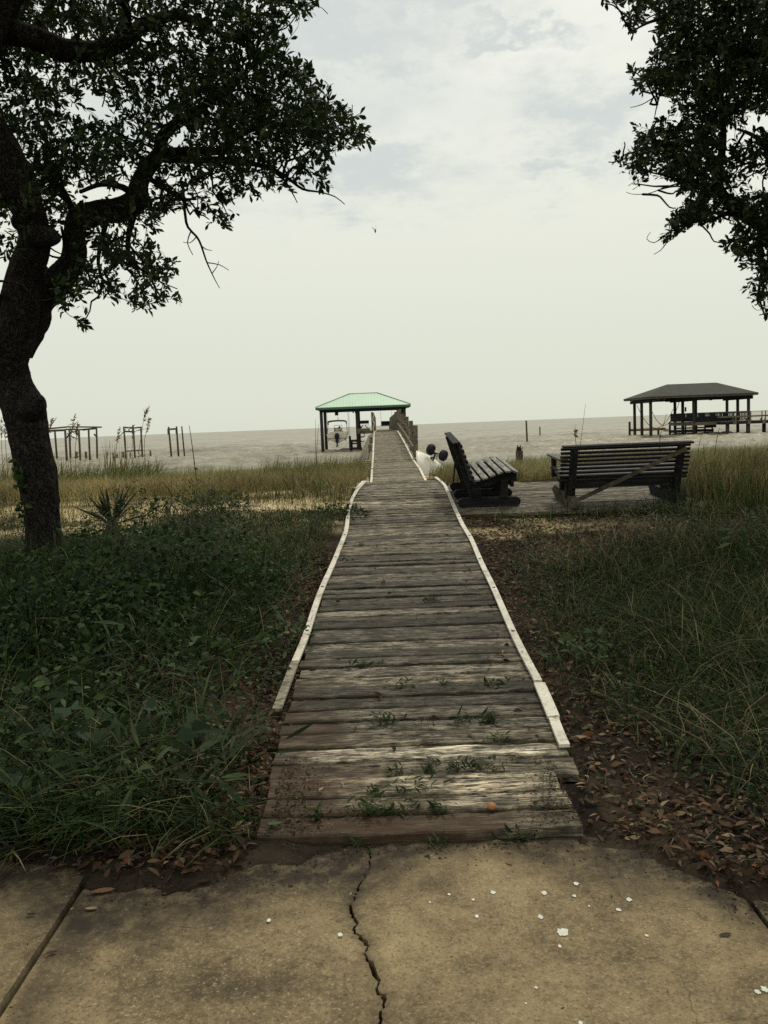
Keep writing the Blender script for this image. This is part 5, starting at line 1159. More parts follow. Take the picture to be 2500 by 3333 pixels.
field(9000, -2.6, -.58, 7.4, 10.2, lambda x, y: .10+.10*fbm(x, y, 3), DG+[(.12, .085, .045)], [.2, .22, .2, .14, .12, .12], (.003, .007), (.4, 1.5), dens=lambda x, y: sstep(.34, .5, litn(x*1.5, y*1.5)))
field(2600, -4.6, -.6, 2.95, 8.5, lambda x, y: .30+0*x, [(.12, .12, .06), (.20, .18, .11), (.05, .08, .03)], [.4, .25, .35], (.002, .0045), (.6, 2.), dens=lambda x, y: sstep(-.6, -1., x))
field(5000, -3.6, -.8, 4.6, 8., lambda x, y: .34+.3*fbm(x*2, y*2, 3), DG, [.3, .3, .2, .1, .1], (.003, .007), (.2, 1.3), dens=lambda x, y: sstep(.4, .6, fbm(x*1.8+5, y*1.8, 3)))
gcv = Cloud()
def cover(n, x0, x1, y0, y1, hmax, dens, L=(.014, .034)):
    x = RNG.uniform(x0, x1, n); y = RNG.uniform(y0, y1, n); k = clear(x, y) & (RNG.random(n) < dens(x, y)); x, y = x[k], y[k]; m = len(x)
    P = np.stack([x, y, T(x, y)+hmax*RNG.random(m)**1.6*(.3+fbm(x*1.5, y*1.5, 3))], 1); a = RNG.random(m)*6.28
    l = RNG.uniform(*L, m); gcv.add(leaves(P, np.stack([np.cos(a), np.sin(a), RNG.normal(.1, .5, m)], 1), unit(RNG.normal(size=(m, 3))*.5+[0, -.3, 1]), l, l*RNG.uniform(.35, .7, m), pick(m, [(.009, .021, .006), (.016, .035, .010), (.030, .054, .016), (.055, .080, .026)], [.32, .34, .23, .11], .3), 'lance', .3, .3))
cover(9000, -4, -.62, 2.9, 6.2, .42, lambda x, y: np.clip(sstep(-.6, -.95, x), 0, 1)*sstep(.36, .5, litn(x*1.6, y*1.6)), L=(.028, .062))
cover(52000, -5.5, -.54, 2.95, 10.2, .24, lambda x, y: np.clip(.45+sstep(-.55, -.85, x), 0, 1)*np.clip(sstep(.30, .44, litn(x, y)+.12*(x < -1)-.14*sstep(8.0, 9.6, y)), .05, 1))
cover(42000, .72, 6, 2.6, 9.4, .14, lambda x, y: np.clip(sstep(.72, 1.1, x-.4*sstep(4.2, 2.6, y)), .12, 1)*np.clip(sstep(.34, .5, litn(x*1.2, y*1.2)+.1*sstep(1.2, 3, x)-.06*sstep(6.5, 8, y)), .08, 1)*(1-.75*sstep(6.6, 7.8, y)*sstep(3.3, 2.3, x)))
tag(gcv.build('ground_cover', M_plant), 'low small-leaved weeds carpeting the shaded soil', 'ground cover', kind='stuff')
n_ = 1100; x = RNG.uniform(-2.4, -.5, n_); y = RNG.uniform(2.84, 3.2, n_); k = soil_arc(x, y) > -.02; x, y = x[k], y[k]
gr.add(blades(np.stack([x, y, T(x, y)], 1), RNG.uniform(.08, .34, len(x))*sstep(-.35, -.75, x), RNG.uniform(.003, .009, len(x)), RNG.uniform(.6, 1.9, len(x)), pick(len(x), DG, [.3, .3, .22, .12, .06]), RNG.normal(-1.57, .9, len(x))))
# strip of weeds along the platform front edge
field(420, 1.0, 4.0, 9.15, 9.48, lambda x, y: .20+0*x, DG, [.3, .3, .2, .1, .1], (.004, .008), (.2, .9))
tag(gr.build('grass', M_grass), 'dark green grass and weeds on both sides of the boardwalk', 'grass', kind='stuff')
# dune grass
dg = Cloud()
GOLD = [(.235, .185, .095), (.17, .14, .07), (.115, .105, .048), (.065, .072, .03), (.15, .10, .062)]
def fieldpx(n, px0, px1, Y0, Y1, hfun, pal, wts, wd, lean, az=None, dens=None, pw=1.3):
    Y = Y0+(Y1-Y0)*RNG.random(n)**pw; x = (RNG.uniform(px0, px1, n)-1250)/FPX*Y; k = clear(x, Y)
    if dens is not None: k &= RNG.random(n) < dens(x, Y)
    x, Y = x[k], Y[k]; m = len(x); h = hfun(x, Y)*RNG.uniform(.5, 1.25, m)
    a = None if az is None else RNG.normal(az[0], az[1], m)
    dg.add(blades(np.stack([x, Y, T(x, Y)-.02], 1), h, RNG.uniform(wd[0], wd[1], m)*(.45+Y/28), RNG.uniform(*lean, m), pick(m, pal, wts, .3)*(.38+1.6*fbm(x*1.9, Y*1.1, 4)*(.6+.8*fbm(x*.5, Y*.3, 2)))[:, None], a))
sandy = lambda x, y: 1-.93*sandmask(x, y)*(y < 12.2)*(x < .2)
fieldpx(34000, -500, 1190, 11.6, 20, lambda x, y: (.20+.30*fbm(x*.8, y*.6, 3))*sstep(10.8, 12.8, y+.5), GOLD, [.34, .26, .2, .1, .1], (.005, .010), (.2, 1.1), dens=lambda x, y: np.clip(sstep(10.9, 12.6, y+1.4*(fbm(x*.8, y*.8, 3)-.5)), 0, 1)*sstep(.3, .5, fbm(x*1.3, y*.9, 3)), pw=1.5)
fieldpx(7000, -500, 1190, 9.9, 12.5, lambda x, y: .16+.22*fbm(x*1.4, y*1.2, 3), GOLD+DG[:3], [.16, .16, .14, .12, .1, .12, .12, .08], (.005, .010), (.3, 1.3), dens=lambda x, y: sstep(.46, .56, fbm(x*1.1+4, y*1.5+1, 3)))
fieldpx(5000, -500, 1190, 11, 17, lambda x, y: .26+.2*fbm(x, y, 2), DG, [.2, .26, .26, .18, .1], (.005, .010), (.2, 1.), dens=lambda x, y: sstep(.55, .65, fbm(x*.9+4, y*.8+9, 3)))
fieldpx(26000, -500, 1190, 17, 36, lambda x, y: (.26+.40*fbm(x*.5, y*.4, 3)), [(.13, .145, .062), (.085, .11, .042), (.175, .155, .08), (.05, .072, .026), (.24, .20, .12)], [.3, .26, .2, .14, .1], (.005, .010), (.15, .9), az=(0, .9))
fieldpx(3000, 850, 1190, 17, 26, lambda x, y: .55+.2*fbm(x, y, 2), [(.10, .105, .035), (.05, .065, .02), (.14, .12, .045)], [.4, .35, .25], (.006, .010), (.1, .9), az=(.2, .8))
fieldpx(24000, 1420, 3000, 12.3, 21, lambda x, y: (.20+.30*fbm(x*.7, y*.6, 3))*(1+.2*sstep(2.5, 5, x)), GOLD+[(.09, .11, .035)], [.22, .2, .2, .14, .08, .16], (.005, .010), (.2, 1.), az=(.1, .9), pw=1.4)
fieldpx(26000, 1420, 3000, 16, 32, lambda x, y: .24+.30*fbm(x*.5, y*.5, 3)+.08*sstep(3, 8, x), [(.145, .16, .066), (.10, .125, .048), (.20, .18, .095), (.062, .085, .031)], [.36, .28, .22, .14], (.005, .009), (.2, .8), az=(0., .5))
fieldpx(6000, 2080, 2900, 9.6, 14, lambda x, y: .28+.30*fbm(x, y, 2), GOLD+DG[1:4], [.2, .16, .16, .1, .12, .1, .08, .08], (.004, .008), (.1, .8))
fieldpx(1100, 1400, 1560, 19, 23, lambda x, y: .42+0*x, [(.09, .10, .03), (.05, .065, .02), (.15, .13, .05)], [.4, .35, .25], (.006, .010), (.1, .8), az=(.3, .7))
tag(dg.build('dune_grass', M_grass), 'golden and olive dune grass between the trees and the water', 'grass', kind='stuff')
# leaf mould: fallen oak leaves
ll = Cloud()
LPAL = [(.055, .032, .019), (.10, .062, .036), (.030, .019, .013), (.19, .135, .080), (.075, .060, .040), (.105, .045, .023)]
def litter(n, x0, x1, y0, y1, dens, zf=T, L=(.022, .058), lift=(.002, .022), allow=False, pal=LPAL, wts=(.3, .24, .2, .1, .1, .06)):
    x = RNG.uniform(x0, x1, n); y = RNG.uniform(y0, y1, n); k = RNG.random(n) < dens(x, y)
    if not allow: k &= clear(x, y)
    x, y = x[k], y[k]; m = len(x); P = np.stack([x, y, zf(x, y)+RNG.uniform(*lift, m)], 1)
    a = RNG.random(m)*2*np.pi; D = np.stack([np.cos(a), np.sin(a), RNG.normal(0, .22, m)], 1); Nn = unit(RNG.normal(size=(m, 3))*.55+np.array([0, 0, 1.]))
    l = RNG.uniform(*L, m); ll.add(leaves(P, D, Nn, l, l*RNG.uniform(.24, .46, m), pick(m, pal, list(wts), .45), 'lance', RNG.uniform(.2, .9), .25))
litter(12000, .62, 3.2, 2.25, 6.5, lambda x, y: np.clip(sstep(2.0, .8, x-.35*sstep(4, 2.4, y))+.12, 0, 1))
litter(1500, .8, 2.4, 2.3, 3.1, lambda x, y: sstep(-.02, .1, soil_arc(x, y)), lift=(.004, .035))
litter(12000, .75, 4.5, 6.2, 9.5, lambda x, y: np.clip(.25+.9*sstep(3.6, 1.6, x), 0, 1))
litter(4200, -2.2, -.42, 2.6, 3.7, lambda x, y: np.clip(sstep(-.02, .12, soil_arc(x, y))*(.35+sstep(-1.6, -.9, x)*.5), 0, 1), lift=(.004, .03), L=(.028, .065))
litter(3000, -.95, -.46, 3.2, 8, lambda x, y: np.clip(sstep(-.9, -.58, x), 0, 1))
litter(12000, -6, -.6, 3.2, 12, lambda x, y: (.3+.5*sstep(.5, .38, litn(x, y)))*(1-.65*sstep(8.6, 9.6, y)), L=(.02, .05))
litter(24000, -4.5, 4.4, 2.3, 9.4, lambda x, y: .3+.7*(np.abs(x-.1) < 1.5), L=(.008, .022))
litter(3500, 2, 8, 2.6, 9.5, lambda x, y: .5+0*x)
wzf = lambda x, y: SL*y+.004
litter(95, -.42, .64, 2.92, 8.5, lambda x, y: np.clip(sstep(5, 3, y)+.25+.5*(np.abs(x-.12) > .42), 0, 1), zf=wzf, allow=True, lift=(.002, .008), L=(.025, .055))
litter(40, .55, .68, 3, 7, lambda x, y: 1+0*x, zf=lambda x, y: SL*y+.02, allow=True, L=(.03, .06))
CR_ = [(.020, .014, .010), (.040, .027, .018), (.075, .05, .03), (.11, .075, .05)]
litter(2600, -.46, -.1, 2.90, 3.5, lambda x, y: np.clip(sstep(-.18, -.45, x-.2*(3.1-y)), 0, 1), zf=wzf, allow=True, lift=(-.002, .006), L=(.006, .018), pal=CR_, wts=(.4, .3, .2, .1))
litter(2000, .35, .66, 2.90, 3.4, lambda x, y: np.clip(sstep(.42, .68, x+.25*(3.05-y)), 0, 1), zf=wzf, allow=True, lift=(-.002, .006), L=(.006, .018), pal=CR_, wts=(.4, .3, .2, .1))
litter(9000, -2.2, 1.9, 2.2, 2.95, lambda x, y: np.clip(np.exp(-(soil_arc(x, y)/.11)**2)*1.2, 0, 1), zf=lambda x, y: np.maximum(T(x, y), PATZ+.003), allow=True, lift=(0, .004), L=(.005, .016), pal=CR_, wts=(.4, .3, .2, .1))
# crumbs of bark and twig bits on the concrete
litter(520, -2.2, 2.0, 1.7, 2.75, lambda x, y: .25+.75*sstep(-.35, 0, soil_arc(x, y)), zf=lambda x, y: PATZ+.006+0*x+.012*(x < JL), allow=True, lift=(0, .002), L=(.005, .014), pal=[(.03, .022, .015), (.06, .04, .025), (.3, .26, .18)], wts=(.5, .35, .15))
tag(ll.build('fallen_leaves', M_litter), 'dry brown oak leaves scattered over soil and walkway edges', 'leaves', kind='stuff')
# scattered dirt twigs
tw = Cloud()
for _ in range(260):
    s = RNG.random(); x = RNG.uniform(.66, 1.9) if s < .55 else RNG.uniform(-1.7, -.55); y = RNG.uniform(2.5, 5.5)
    if not clear(np.array([x]), np.array([y]))[0]: continue
    a = RNG.random()*6.28; L = RNG.uniform(.05, .2); p = np.array([x, y, Tf(x, y)+.012]); stick(tw, p, p+np.array([math.cos(a)*L, math.sin(a)*L, RNG.uniform(-.005, .03)]), .0028, .0012, 0, .15, 4)
tag(fast('twig_litter', np.concatenate(tw.V), [np.concatenate(f) for f in tw.F.values()], M_ruin), 'thin dry twigs lying among the fallen leaves', 'twigs', kind='stuff')

# ================================================================== PLANTS that stand out
def leafplant(name, lab, cat, c, R_, H_, n, L, kind, pal, stems=14, asp=.6, group=None, fl=None):
    g = (c[0], c[1], Tf(c[0], c[1])-.03); t = thing(name, lab, cat, g, group=group); lf, sb = Cloud(), Cloud()
    th = RNG.random(n)*2*np.pi; rr = R_*RNG.random(n)**.6; hh = H_*RNG.random(n)**.75*(1-.55*(rr/R_)**2)*(.35+1.3*fbm(g[0]*9+rr*np.cos(th)*3.2, g[1]*9+rr*np.sin(th)*3.2, 3) if n > 1000 else 1)+.03
    P = np.stack([g[0]+rr*np.cos(th), g[1]+rr*np.sin(th)*.9, g[2]+hh], 1)
    D = np.stack([np.cos(th), np.sin(th), RNG.normal(.1, .45, n)], 1)+RNG.normal(size=(n, 3))*.6; Nn = unit(RNG.normal(size=(n, 3))*.5+np.array([0, -.35, .9]))
    l = L*RNG.uniform(.55, 1.2, n); lf.add(leaves(P, D, Nn, l, l*asp*RNG.uniform(.8, 1.15, n), pick(n, pal, None, .25), kind, .25, .25))
    for i in RNG.choice(n, min(stems, n), replace=False): stick(sb, np.array([g[0]+RNG.normal()*R_*.2, g[1]+RNG.normal()*R_*.2, g[2]]), P[i], .005, .002, -.08, .15, 5)
    lf.build('foliage', M_plant, t, loc=g); fast('stem', np.concatenate(sb.V), [np.concatenate(f) for f in sb.F.values()], M_ruin, None, t, False, g); return t
GP = [(.009, .022, .007), (.015, .034, .009), (.025, .050, .013), (.042, .068, .019)]
leafplant('vine_thicket', 'largest dark thicket of heart-leaved vine left of the boardwalk below the spiky yucca', 'shrub', (-1.75, 6.6), 1.0, .60, 2600, .044, 'heart', GP, 60, .85)
leafplant('vine_thicket', 'dark leafy thicket around the foot of the leaning oak trunk', 'shrub', (-2.85, 7.1), 1.0, .30, 2200, .042, 'heart', GP, 30, .8)
leafplant('vine_thicket', 'low dark thicket between the trunk thicket and the front weeds at the left edge', 'shrub', (-2.2, 5.3), .95, .52, 2600, .042, 'heart', GP, 26, .8)
leafplant('greenbrier', 'broad heart-leaved vine with pale spotted leaves at the patio edge on the left', 'plant', (-1.15, 3.45), .5, .30, 70, .085, 'heart', [(.016, .032, .016), (.026, .047, .023), (.04, .06, .028)], 30, .85)
leafplant('greenbrier', 'broad-leaved vine at the far left edge above the side slab', 'plant', (-1.75, 3.7), .5, .34, 70, .08, 'heart', [(.014, .028, .014), (.026, .047, .023)], 24, .85)
leafplant('weed_plant', 'weed with long strap leaves arching over the patio corner on the left', 'plant', (-.95, 3.25), .40, .36, 60, .17, 'lance', [(.014, .027, .011), (.028, .046, .018), (.05, .07, .03)], 20, .11)
leafplant('weed_plant', 'strap-leaved weed leaning onto the first boards from the left', 'plant', (-.68, 3.55), .22, .26, 36, .15, 'lance', [(.020, .036, .014), (.04, .062, .025)], 14, .11)
leafplant('weed_plant', 'tall strap-leaved weed in the middle of the left thicket', 'plant', (-1.25, 4.4), .5, .48, 60, .20, 'lance', [(.014, .027, .011), (.034, .055, .022)], 24, .09)
leafplant('weed_plant', 'strap-leaved weed farthest left in front of the side slab', 'plant', (-1.55, 3.15), .4, .34, 60, .17, 'lance', [(.012, .024, .010), (.03, .048, .02)], 20, .11)
leafplant('weed_plant', 'green leafy weed beside the left edging strip halfway up the boardwalk', 'plant', (-.62, 5.1), .2, .20, 80, .06, 'lance', [(.04, .07, .028), (.055, .085, .034)], 12, .4)
leafplant('weed_plant', 'fresh green weed at the right of the white strip near its lower end', 'plant', (1.05, 4.7), .2, .2, 90, .06, 'lance', [(.035, .062, .025), (.05, .08, .03)], 12, .4)
leafplant('weed_plant', 'leafy weed in the dark grass at the lower right', 'plant', (1.6, 3.2), .38, .20, 140, .06, 'lance', [(.014, .027, .011), (.026, .044, .018)], 18, .3)
leafplant('weed_plant', 'leafy weed by the right edge above the pile of dry leaves', 'plant', (2.2, 3.9), .5, .3, 180, .065, 'lance', [(.014, .027, .011), (.026, .044, .018)], 20, .3)
leafplant('weed_plant', 'pale green weed with drooping leaves at the right edge of the grass', 'plant', (3.1, 6.6), .5, .5, 120, .13, 'lance', [(.035, .06, .026), (.06, .085, .036)], 20, .25)
leafplant('shrub', 'small rounded green shrub standing on the bare sand left of the boardwalk', 'shrub', tuple(onwalk(705, 1668)[:2]), .40, .34, 900, .055, 'lance', [(.020, .036, .014), (.03, .05, .018), (.05, .07, .025)], 30, .28)
leafplant('shrub', 'low green creeper against the bend of the left white strip', 'shrub', tuple(onwalk(1095, 1680)[:2]), .40, .20, 700, .036, 'heart', [(.014, .027, .011), (.026, .044, .016), (.04, .06, .022)], 20, .7)
leafplant('shrub', 'dark green bush growing beneath the yucca spikes', 'shrub', (-2.35, 8.9), .95, .60, 2600, .045, 'lance', [(.012, .024, .010), (.022, .038, .014), (.036, .055, .02)], 40, .32)
# yucca
yc = np.array([-3.0, 9.4, Tf(-3.0, 9.4)]); yt = thing('yucca', 'spiky yucca with stiff dark sword leaves rising from the bush near the oak trunk', 'yucca', tuple(yc))
cl = Cloud(); n = 30; a = RNG.random(n)*2*np.pi; el = RNG.uniform(.1, 1.2, n); D = np.stack([np.cos(a)*np.cos(el), np.sin(a)*np.cos(el), np.sin(el)], 1)
l = RNG.uniform(.28, .5, n); cl.add(leaves(np.repeat((yc+[0, 0, .12])[None], n, 0)+D*.04, D, unit(RNG.normal(size=(n, 3))*.3+np.array([0, -.6, .8])), l, .034+0*l, pick(n, [(.010, .017, .010), (.018, .028, .014), (.09, .06, .035)], [.5, .38, .12]), 'lance', .5, .05)); cl.build('sword_leaves', M_plant, yt, loc=tuple(yc))
cl = Cloud(); limb(cl, [np.append(yc+[0, 0, -.1], .07), np.append(yc+[0, 0, .1], .07), np.append(yc+[0, 0, .2], .04)], .05, 10); fast('stem', np.concatenate(cl.V), [np.concatenate(f) for f in cl.F.values()], M_ruin, None, yt, True, tuple(yc))
# vine hanging down the left side of the trunk
vc = np.array(atY(80, 1700, 7.55)); vt = thing('hanging_vine', 'thin vine with a few leaves hanging down the left side of the oak trunk', 'vine', tuple(vc)); cl = Cloud(); P = limb(cl, pxl([(45, 1450, 1.6, 7.6), (60, 1530, 1.6, 7.6), (66, 1600, 1.6, 7.6), (72, 1660, 1.6, 7.6), (80, 1700, 1.5, 7.6), (70, 1760, 1.5, 7.6)]), .03, 5)
fast('stem', np.concatenate(cl.V), [np.concatenate(f) for f in cl.F.values()], M_bark, None, vt, True, tuple(vc)); n = 46; i = RNG.integers(len(P)//5, int(len(P)*.75), n); cl = Cloud(); cl.add(leaves(P[i]+RNG.normal(size=(n, 3))*.03, RNG.normal(size=(n, 3))+[0, 0, -.5], unit(RNG.normal(size=(n, 3))+[0, -1, .4]), RNG.uniform(.04, .08, n), .035+0*i, pick(n, GP), 'heart')); cl.build('vine_leaves', M_plant, vt, loc=tuple(vc))
# sea oats and reeds: single tall stalks
def stalk(name, lab, pts, Y, plume=True, col=(.17, .135, .06), grp='tall dry stalks against the water', w_=2.2, lv=0):
    base = np.array(atY(*pts[0], Y)); g = (base[0], base[1], min(base[2], Tf(base[0], base[1])))
    t = thing(name, lab, 'stalk', g, group=grp); cl = Cloud(); rows = [np.append(atY(x, y, Y), (w_*(1-.6*i/(len(pts)-1)))/2/FPX*Y) for i, (x, y) in enumerate(pts)]
    rows = [np.append(np.array(g)-[0, 0, .05], rows[0][3])]+rows if base[2] > g[2]+.02 else rows
    P = limb(cl, rows, .08, 5, .03); cl.C = [np.tile(np.array(col)*.8, (len(v), 1)) for v in cl.V]; cl.build('stem', M_grass, t, loc=g)
    if plume:
        n = 46; k = np.linspace(.80, 1., n); i = (k*(len(P)-1)).astype(int); cl = Cloud(); D = RNG.normal(size=(n, 3))*.6+[.5, 0, .4]
        cl.add(leaves(P[i], D, unit(RNG.normal(size=(n, 3))), RNG.uniform(.05, .10, n)*Y/20, .022*Y/20+0*k, pick(n, [(.22, .17, .09), (.16, .11, .06)]), 'lance')); cl.build('plume', M_grass, t, loc=g)
    if lv:
        i = (np.linspace(.1, .85, lv)*(len(P)-1)).astype(int); cl = Cloud(); a = RNG.random(lv)*6.28; cl.add(leaves(P[i], np.stack([np.cos(a), np.sin(a)*.4, .7+0*a], 1), unit(RNG.normal(size=(lv, 3))+[0, -1, 0]), RNG.uniform(.2, .4, lv), .022+0*a, pick(lv, [(.10, .12, .04), (.16, .13, .06)]), 'lance', .3, .8)); cl.build('blade', M_grass, t, loc=g)
    return t
DK = (.05, .045, .03)
stalk('dead_stalk', 'tallest bare dark stalk leaning left in the golden grass', [(647, 1645), (640, 1570), (632, 1500), (624, 1440), (616, 1385)], 13, False, DK, w_=4.5)
stalk('dead_stalk', 'curved bare stalk bending left in front of the small sand shrub', [(548, 1670), (560, 1630), (553, 1600), (540, 1580), (522, 1566)], 10.5, False, DK, w_=4)
stalk('dead_stalk', 'left one of two thin stalks rising in front of the boathouse water', [(1030, 1530), (1028, 1470), (1027, 1420), (1028, 1365)], 19, False, (.12, .10, .06), w_=2.4)
stalk('dead_stalk', 'right one of two thin stalks rising in front of the boathouse water', [(1032, 1530), (1031, 1480), (1034, 1420), (1038, 1380)], 19, False, (.12, .10, .06), w_=2.2)
stalk('sea_oat', 'sea oat with seed head standing left of the right bench', [(1876, 1500), (1875, 1450), (1873, 1420), (1872, 1390)], 15, True, (.14, .12, .06), w_=3)
stalk('dead_stalk', 'thin straight stalk leaning right of the sea oat behind the right bench', [(1884, 1480), (1890, 1440), (1897, 1385), (1906, 1315)], 15, False, DK, w_=2)
stalk('dead_stalk', 'dark stalk crossing the water below the dock house', [(2322, 1510), (2328, 1465), (2335, 1420), (2342, 1392)], 13, False, DK, w_=3.2)
stalk('dead_stalk', 'dark bare stalk standing in the tall grass right of the right bench', [(2312, 1640), (2305, 1580), (2298, 1520), (2290, 1470)], 11, False, DK, w_=4)
stalk('dead_stalk', 'pale stalk slanting across the water below the dock house, left one', [(2272, 1480), (2278, 1440), (2285, 1410), (2294, 1385)], 14, False, (.12, .10, .06), w_=2)
stalk('dead_stalk', 'leaning stalk standing in the water of the boat slip view', [(2148, 1430), (2155, 1400), (2163, 1370), (2170, 1347)], 16, False, DK, w_=2.4)
for lab, p, Y in [('tallest reed with plume left of the cross-beamed ruin', [(452, 1480), (460, 1420), (467, 1370), (474, 1340), (482, 1328)], 22), ('reed with plume between the two left pier ruins', [(375, 1500), (380, 1450), (384, 1415), (390, 1388)], 22), ('reed with plume in front of the middle ruin posts', [(430, 1480), (431, 1440), (430, 1400), (432, 1383)], 22), ('short reed with plume right of the middle ruin', [(470, 1450), (478, 1400), (482, 1375), (484, 1362)], 22),
                  ('reed plume just right of the oak trunk, upper one', [(150, 1480), (158, 1420), (165, 1375), (172, 1360)], 20), ('reed plume above the largest ruin, left one', [(228, 1480), (232, 1420), (238, 1370), (243, 1352)], 22), ('reed plume above the largest ruin, right one', [(245, 1480), (248, 1430), (250, 1395), (253, 1378)], 22), ('reed with plume at the left edge, left of the trunk', [(8, 1500), (5, 1440), (2, 1390), (4, 1358)], 20), ('reed with plume touching the left side of the trunk', [(22, 1500), (18, 1440), (15, 1400), (17, 1375)], 20)]:
    stalk('reed', lab, p, Y, True, (.17, .15, .08), 'reeds with feathery plumes', 1.8, 3)
# reed clumps on the shore left
def clump(lab, px0, px1, py, Y, H_, n, pal, az=(0., .9), lean=(.05, .6)):
    x = (RNG.uniform(px0, px1, n)-1250)/FPX*Y; y = RNG.uniform(Y-1.2, Y+1.2, n); c = (float(x.mean()), Y, Tf(float(x.mean()), Y)); t = Cloud()
    t.add(blades(np.stack([x, y, T(x, y)-.03], 1), H_*RNG.uniform(.5, 1.15, n), RNG.uniform(.010, .022, n), RNG.uniform(*lean, n), pick(n, pal, None, .3), RNG.normal(az[0], az[1], n)))
    return tag(t.build('reed_clump', M_grass, None, loc=c), lab, 'reeds', 'clumps of reeds along the left shore')
RG = [(.07, .10, .03), (.10, .12, .04), (.045, .065, .022)]; RD = [(.24, .19, .10), (.18, .14, .07), (.10, .11, .04)]
clump('pale dry reed clump at the left edge beside the oak trunk', -40, 55, 0, 21, 1.05, 420, RD)
clump('dry reed clump in front of the largest pier ruin', 170, 265, 0, 21, .95, 480, RD+RG, lean=(.1, .9))
clump('green reed clump between the largest and middle pier ruins', 275, 345, 0, 20, .72, 300, RG)
clump('dense green reed clump below the middle pier ruin', 350, 505, 0, 20, .85, 900, RG+[(.15, .10, .05)], lean=(.1, 1.))
clump('dry upright reeds left of the middle pier ruin', 362, 398, 0, 21, 1.25, 90, RD, lean=(.02, .25))
# weeds that sprout between the boards
WG = 'weeds sprouting between the boardwalk planks'
for k, (px, py, s, lab) in enumerate([(1192, 2650, 1.35, 'biggest weed on the boardwalk, a dark leafy tuft near the bottom left of the boards'), (1225, 2588, 1.0, 'wide low weed one board above the biggest weed'), (1345, 2578, 1.2, 'matted weed right of the wide low weed'), (1290, 2520, .9, 'small weed on the third board left of a stick'), (1400, 2512, 1.1, 'matted weed strip beside the thin stick'), (1490, 2505, .9, 'weed right of the thin stick'), (1550, 2500, .9, 'weed with an upright shoot right of the stick'), (1620, 2508, .7, 'rightmost small weed of the row beside the stick'), (1262, 2355, 1.2, 'grassy tuft with long blades at the left of the pale board'), (1385, 2362, .7, 'tiny tuft in the middle of the pale board edge'), (1500, 2350, 1.2, 'tuft right of the middle on the pale board edge'), (1590, 2350, 1.0, 'upright leafy weed at the right of the pale board edge'), (1620, 2412, .8, 'small weed below the pale board at the right'), (1425, 2640, 1.0, 'spiky tuft on the lowest gap right of the biggest weed'), (1280, 2645, .9, 'thin tuft right beside the biggest weed'), (1425, 2722, .9, 'tuft under the last board in the middle'), (1160, 2725, .9, 'tuft under the last board at the left'), (1695, 2705, .9, 'tuft at the right end of the last board'), (1030, 2660, .9, 'tuft in the dirt at the left end of the boards'), (1310, 2240, 1.0, 'weed strip crossing a joint at mid height left'), (1440, 2232, .8, 'weed on a joint at mid height in the middle'), (1620, 2232, .9, 'weed on a joint at mid height near the right strip'), (1180, 2172, 1.2, 'low weed mat on the darkest boards'), (1400, 1956, .9, 'tiny creeping weed higher up in the middle'), (1130, 1826, .9, 'trailing weed near the left strip higher up'), (1175, 1775, .8, 'faint small weed on the upper boards at the left'), (1245, 1900, 1.1, 'branching sprig lying on the upper dark boards')]):
    c = np.array(onwalk(px, py)); c[2] = SL*c[1]-.006 if c[1] > 2.89 and -.46 < c[0] < .66 else max(Tf(c[0], c[1]), PATZ); n = int(RNG.integers(26, 56)*s); cl = Cloud(); th = RNG.random(n)*6.28
    P = c+np.stack([RNG.normal(0, RNG.uniform(.015, .05)*s, n), RNG.normal(0, .007, n), RNG.random(n)**2*.05*s], 1); l = RNG.uniform(.014, .048, n)*s**.6
    cl.add(leaves(P, np.stack([np.cos(th), np.sin(th), RNG.uniform(.1, 1.4, n)], 1), unit(RNG.normal(size=(n, 3))*.5+[0, -.3, 1]), l, l*RNG.uniform(.14, .34), pick(n, [(.014, .027, .009), (.024, .040, .013), (.05, .068, .022)], None, .3), 'lance', .3, .5))
    if k in (8, 11, 0, 14): cl.add(blades(np.repeat(c[None], 12, 0)+RNG.normal(size=(12, 3))*[.015, .005, 0], RNG.uniform(.05, .12, 12), .004, RNG.uniform(.3, 1.3, 12), pick(12, [(.05, .08, .03)])))
    tag(cl.build('weed_tuft', M_plant, None, loc=tuple(c)), lab, 'weed', WG)
# loose single leaves, a stick and a stone on the patio and boards
def oneleaf(lab, px, py, L, pal, z=None, curl=.6, ang=None):
    c = np.array(atZ(px, py, PATZ+(.016 if px < 150 and py < 3000 else .005)) if z is None else onwalk(px, py, .012)); a = RNG.random()*6.28 if ang is None else ang; V = []; nL, nW = 9, 4; asp = .2
    for i in range(nL):
        t = i/(nL-1); wv_ = L*asp*math.sin(math.pi*min(1, t*.96+.02))**.8
        for j in range(nW+1):
            s = j/nW*2-1; V.append((c[0]+(t-.5)*L*math.cos(a)-s*wv_*math.sin(a), c[1]+(t-.5)*L*math.sin(a)+s*wv_*math.cos(a), c[2]+curl*L*(.25*(abs(2*t-1)**2)*.5+.22*s*s*wv_/L*3)))
    F = [(i*(nW+1)+j, i*(nW+1)+j+1, (i+1)*(nW+1)+j+1, (i+1)*(nW+1)+j) for i in range(nL-1) for j in range(nW)]
    tag(fast('fallen_leaf', V, [np.array(F)], M_litter, np.tile(np.array(pal)*RNG.uniform(.8, 1.2), (len(V), 1)), None, True, tuple(c)), lab, 'leaf', 'single leaves lying on the patio and boards')
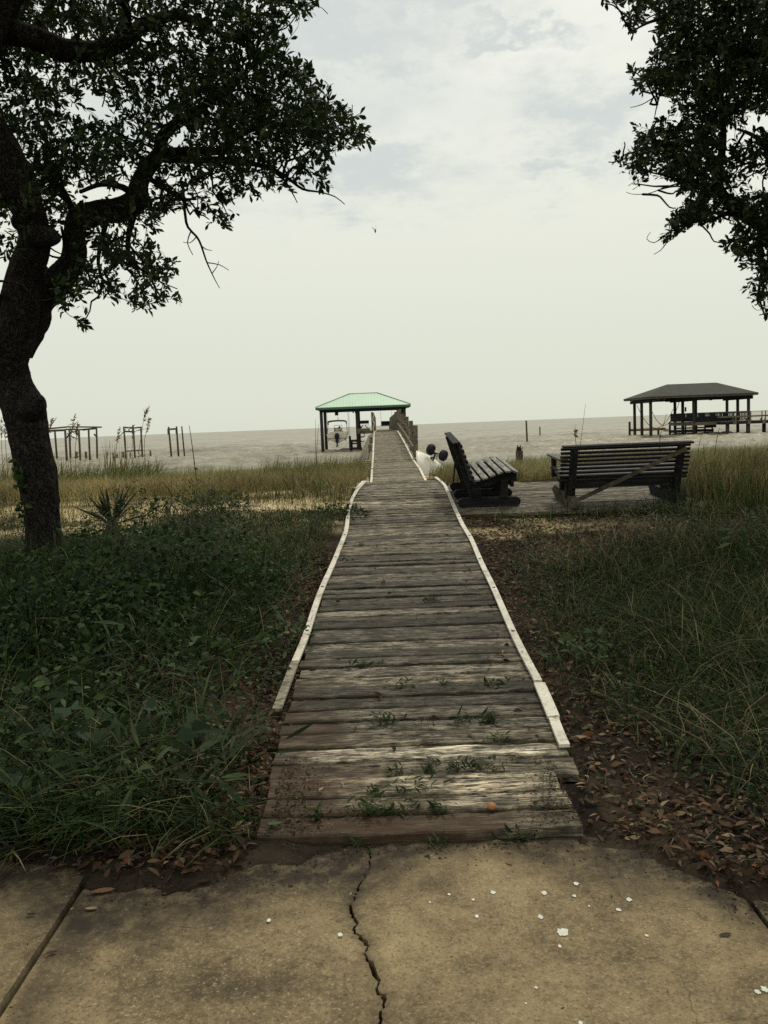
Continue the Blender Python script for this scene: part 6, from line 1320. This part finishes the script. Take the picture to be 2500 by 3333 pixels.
oneleaf('dark arched leaf standing on the concrete below the left weeds', 665, 2875, .05, (.05, .035, .025), None, 1.5, .3); oneleaf('dark curled leaf on the left side slab', 102, 2978, .032, (.04, .03, .022), None, 1.0, 0); oneleaf('broad brown leaf in the joint left of the middle slab', 335, 2902, .075, (.13, .07, .04), None, .5, .2)
oneleaf('tan leaf lying along the left joint', 297, 2958, .04, (.28, .20, .12), None, .5, 0); oneleaf('dark red leaf by the left joint further down', 168, 3102, .035, (.07, .035, .03), None, .6, .3); oneleaf('fresh green leaf on the soil at the left end of the last board', 895, 2682, .06, (.06, .12, .05), 1, .5, .2); oneleaf('green and yellow leaf at the right among dry leaves', 2040, 2655, .075, (.10, .13, .03), None, .4, -.3)
oneleaf('pale cream leaf on the right leaf pile', 2355, 2855, .045, (.5, .47, .33), None, .5, .6); oneleaf('small orange leaf on the concrete right of the crack', 1658, 2812, .03, (.22, .12, .05), None, .8, -.9); oneleaf('small dark leaf on the concrete near the crack top', 1390, 2787, .022, (.03, .025, .02), None, .8, .5); oneleaf('dark folded leaf at the right of the slab', 2360, 3045, .04, (.05, .04, .03), None, .7, .2); oneleaf('orange brown leaf at the left of the soil by the last board', 800, 2770, .07, (.17, .09, .045), None, .5, .1)
oneleaf('dark crescent leaf lying on the third board', 1220, 2497, .05, (.02, .018, .015), 1, .6, .05); oneleaf('curled tan leaf at the left of the fourth board', 1045, 2570, .035, (.3, .2, .12), 1, .8, 1.2); oneleaf('orange leaf at the right end of the third board', 1755, 2466, .04, (.18, .09, .05), 1, .6, .5)
c = np.array(onwalk(1601, 2636)); c[2] += .014; m = MB(); m.ell(c, (.017, .015, .014), 12, 8); tag(m.build('pebble', M_stone, None, loc=tuple(c)), 'orange pebble on the gap above the last board', 'stone')
for lab, a, b in [('thin stick standing up between weeds on the third board', (1455, 2504), (1478, 2472)), ('short stick on the fourth board below the weeds', (1445, 2545), (1480, 2530)), ('thin stick crossing the pale board', (1523, 2385), (1545, 2402))]:
    A = np.array(onwalk(*a, .012)); B_ = np.array(onwalk(*b, .012)); cl = Cloud(); stick(cl, A, B_, .0045, .0025, 0, .08, 6); tag(fast('stick', np.concatenate(cl.V), [np.concatenate(f) for f in cl.F.values()], M_ruin, None, None, True, tuple(A)), lab, 'stick')
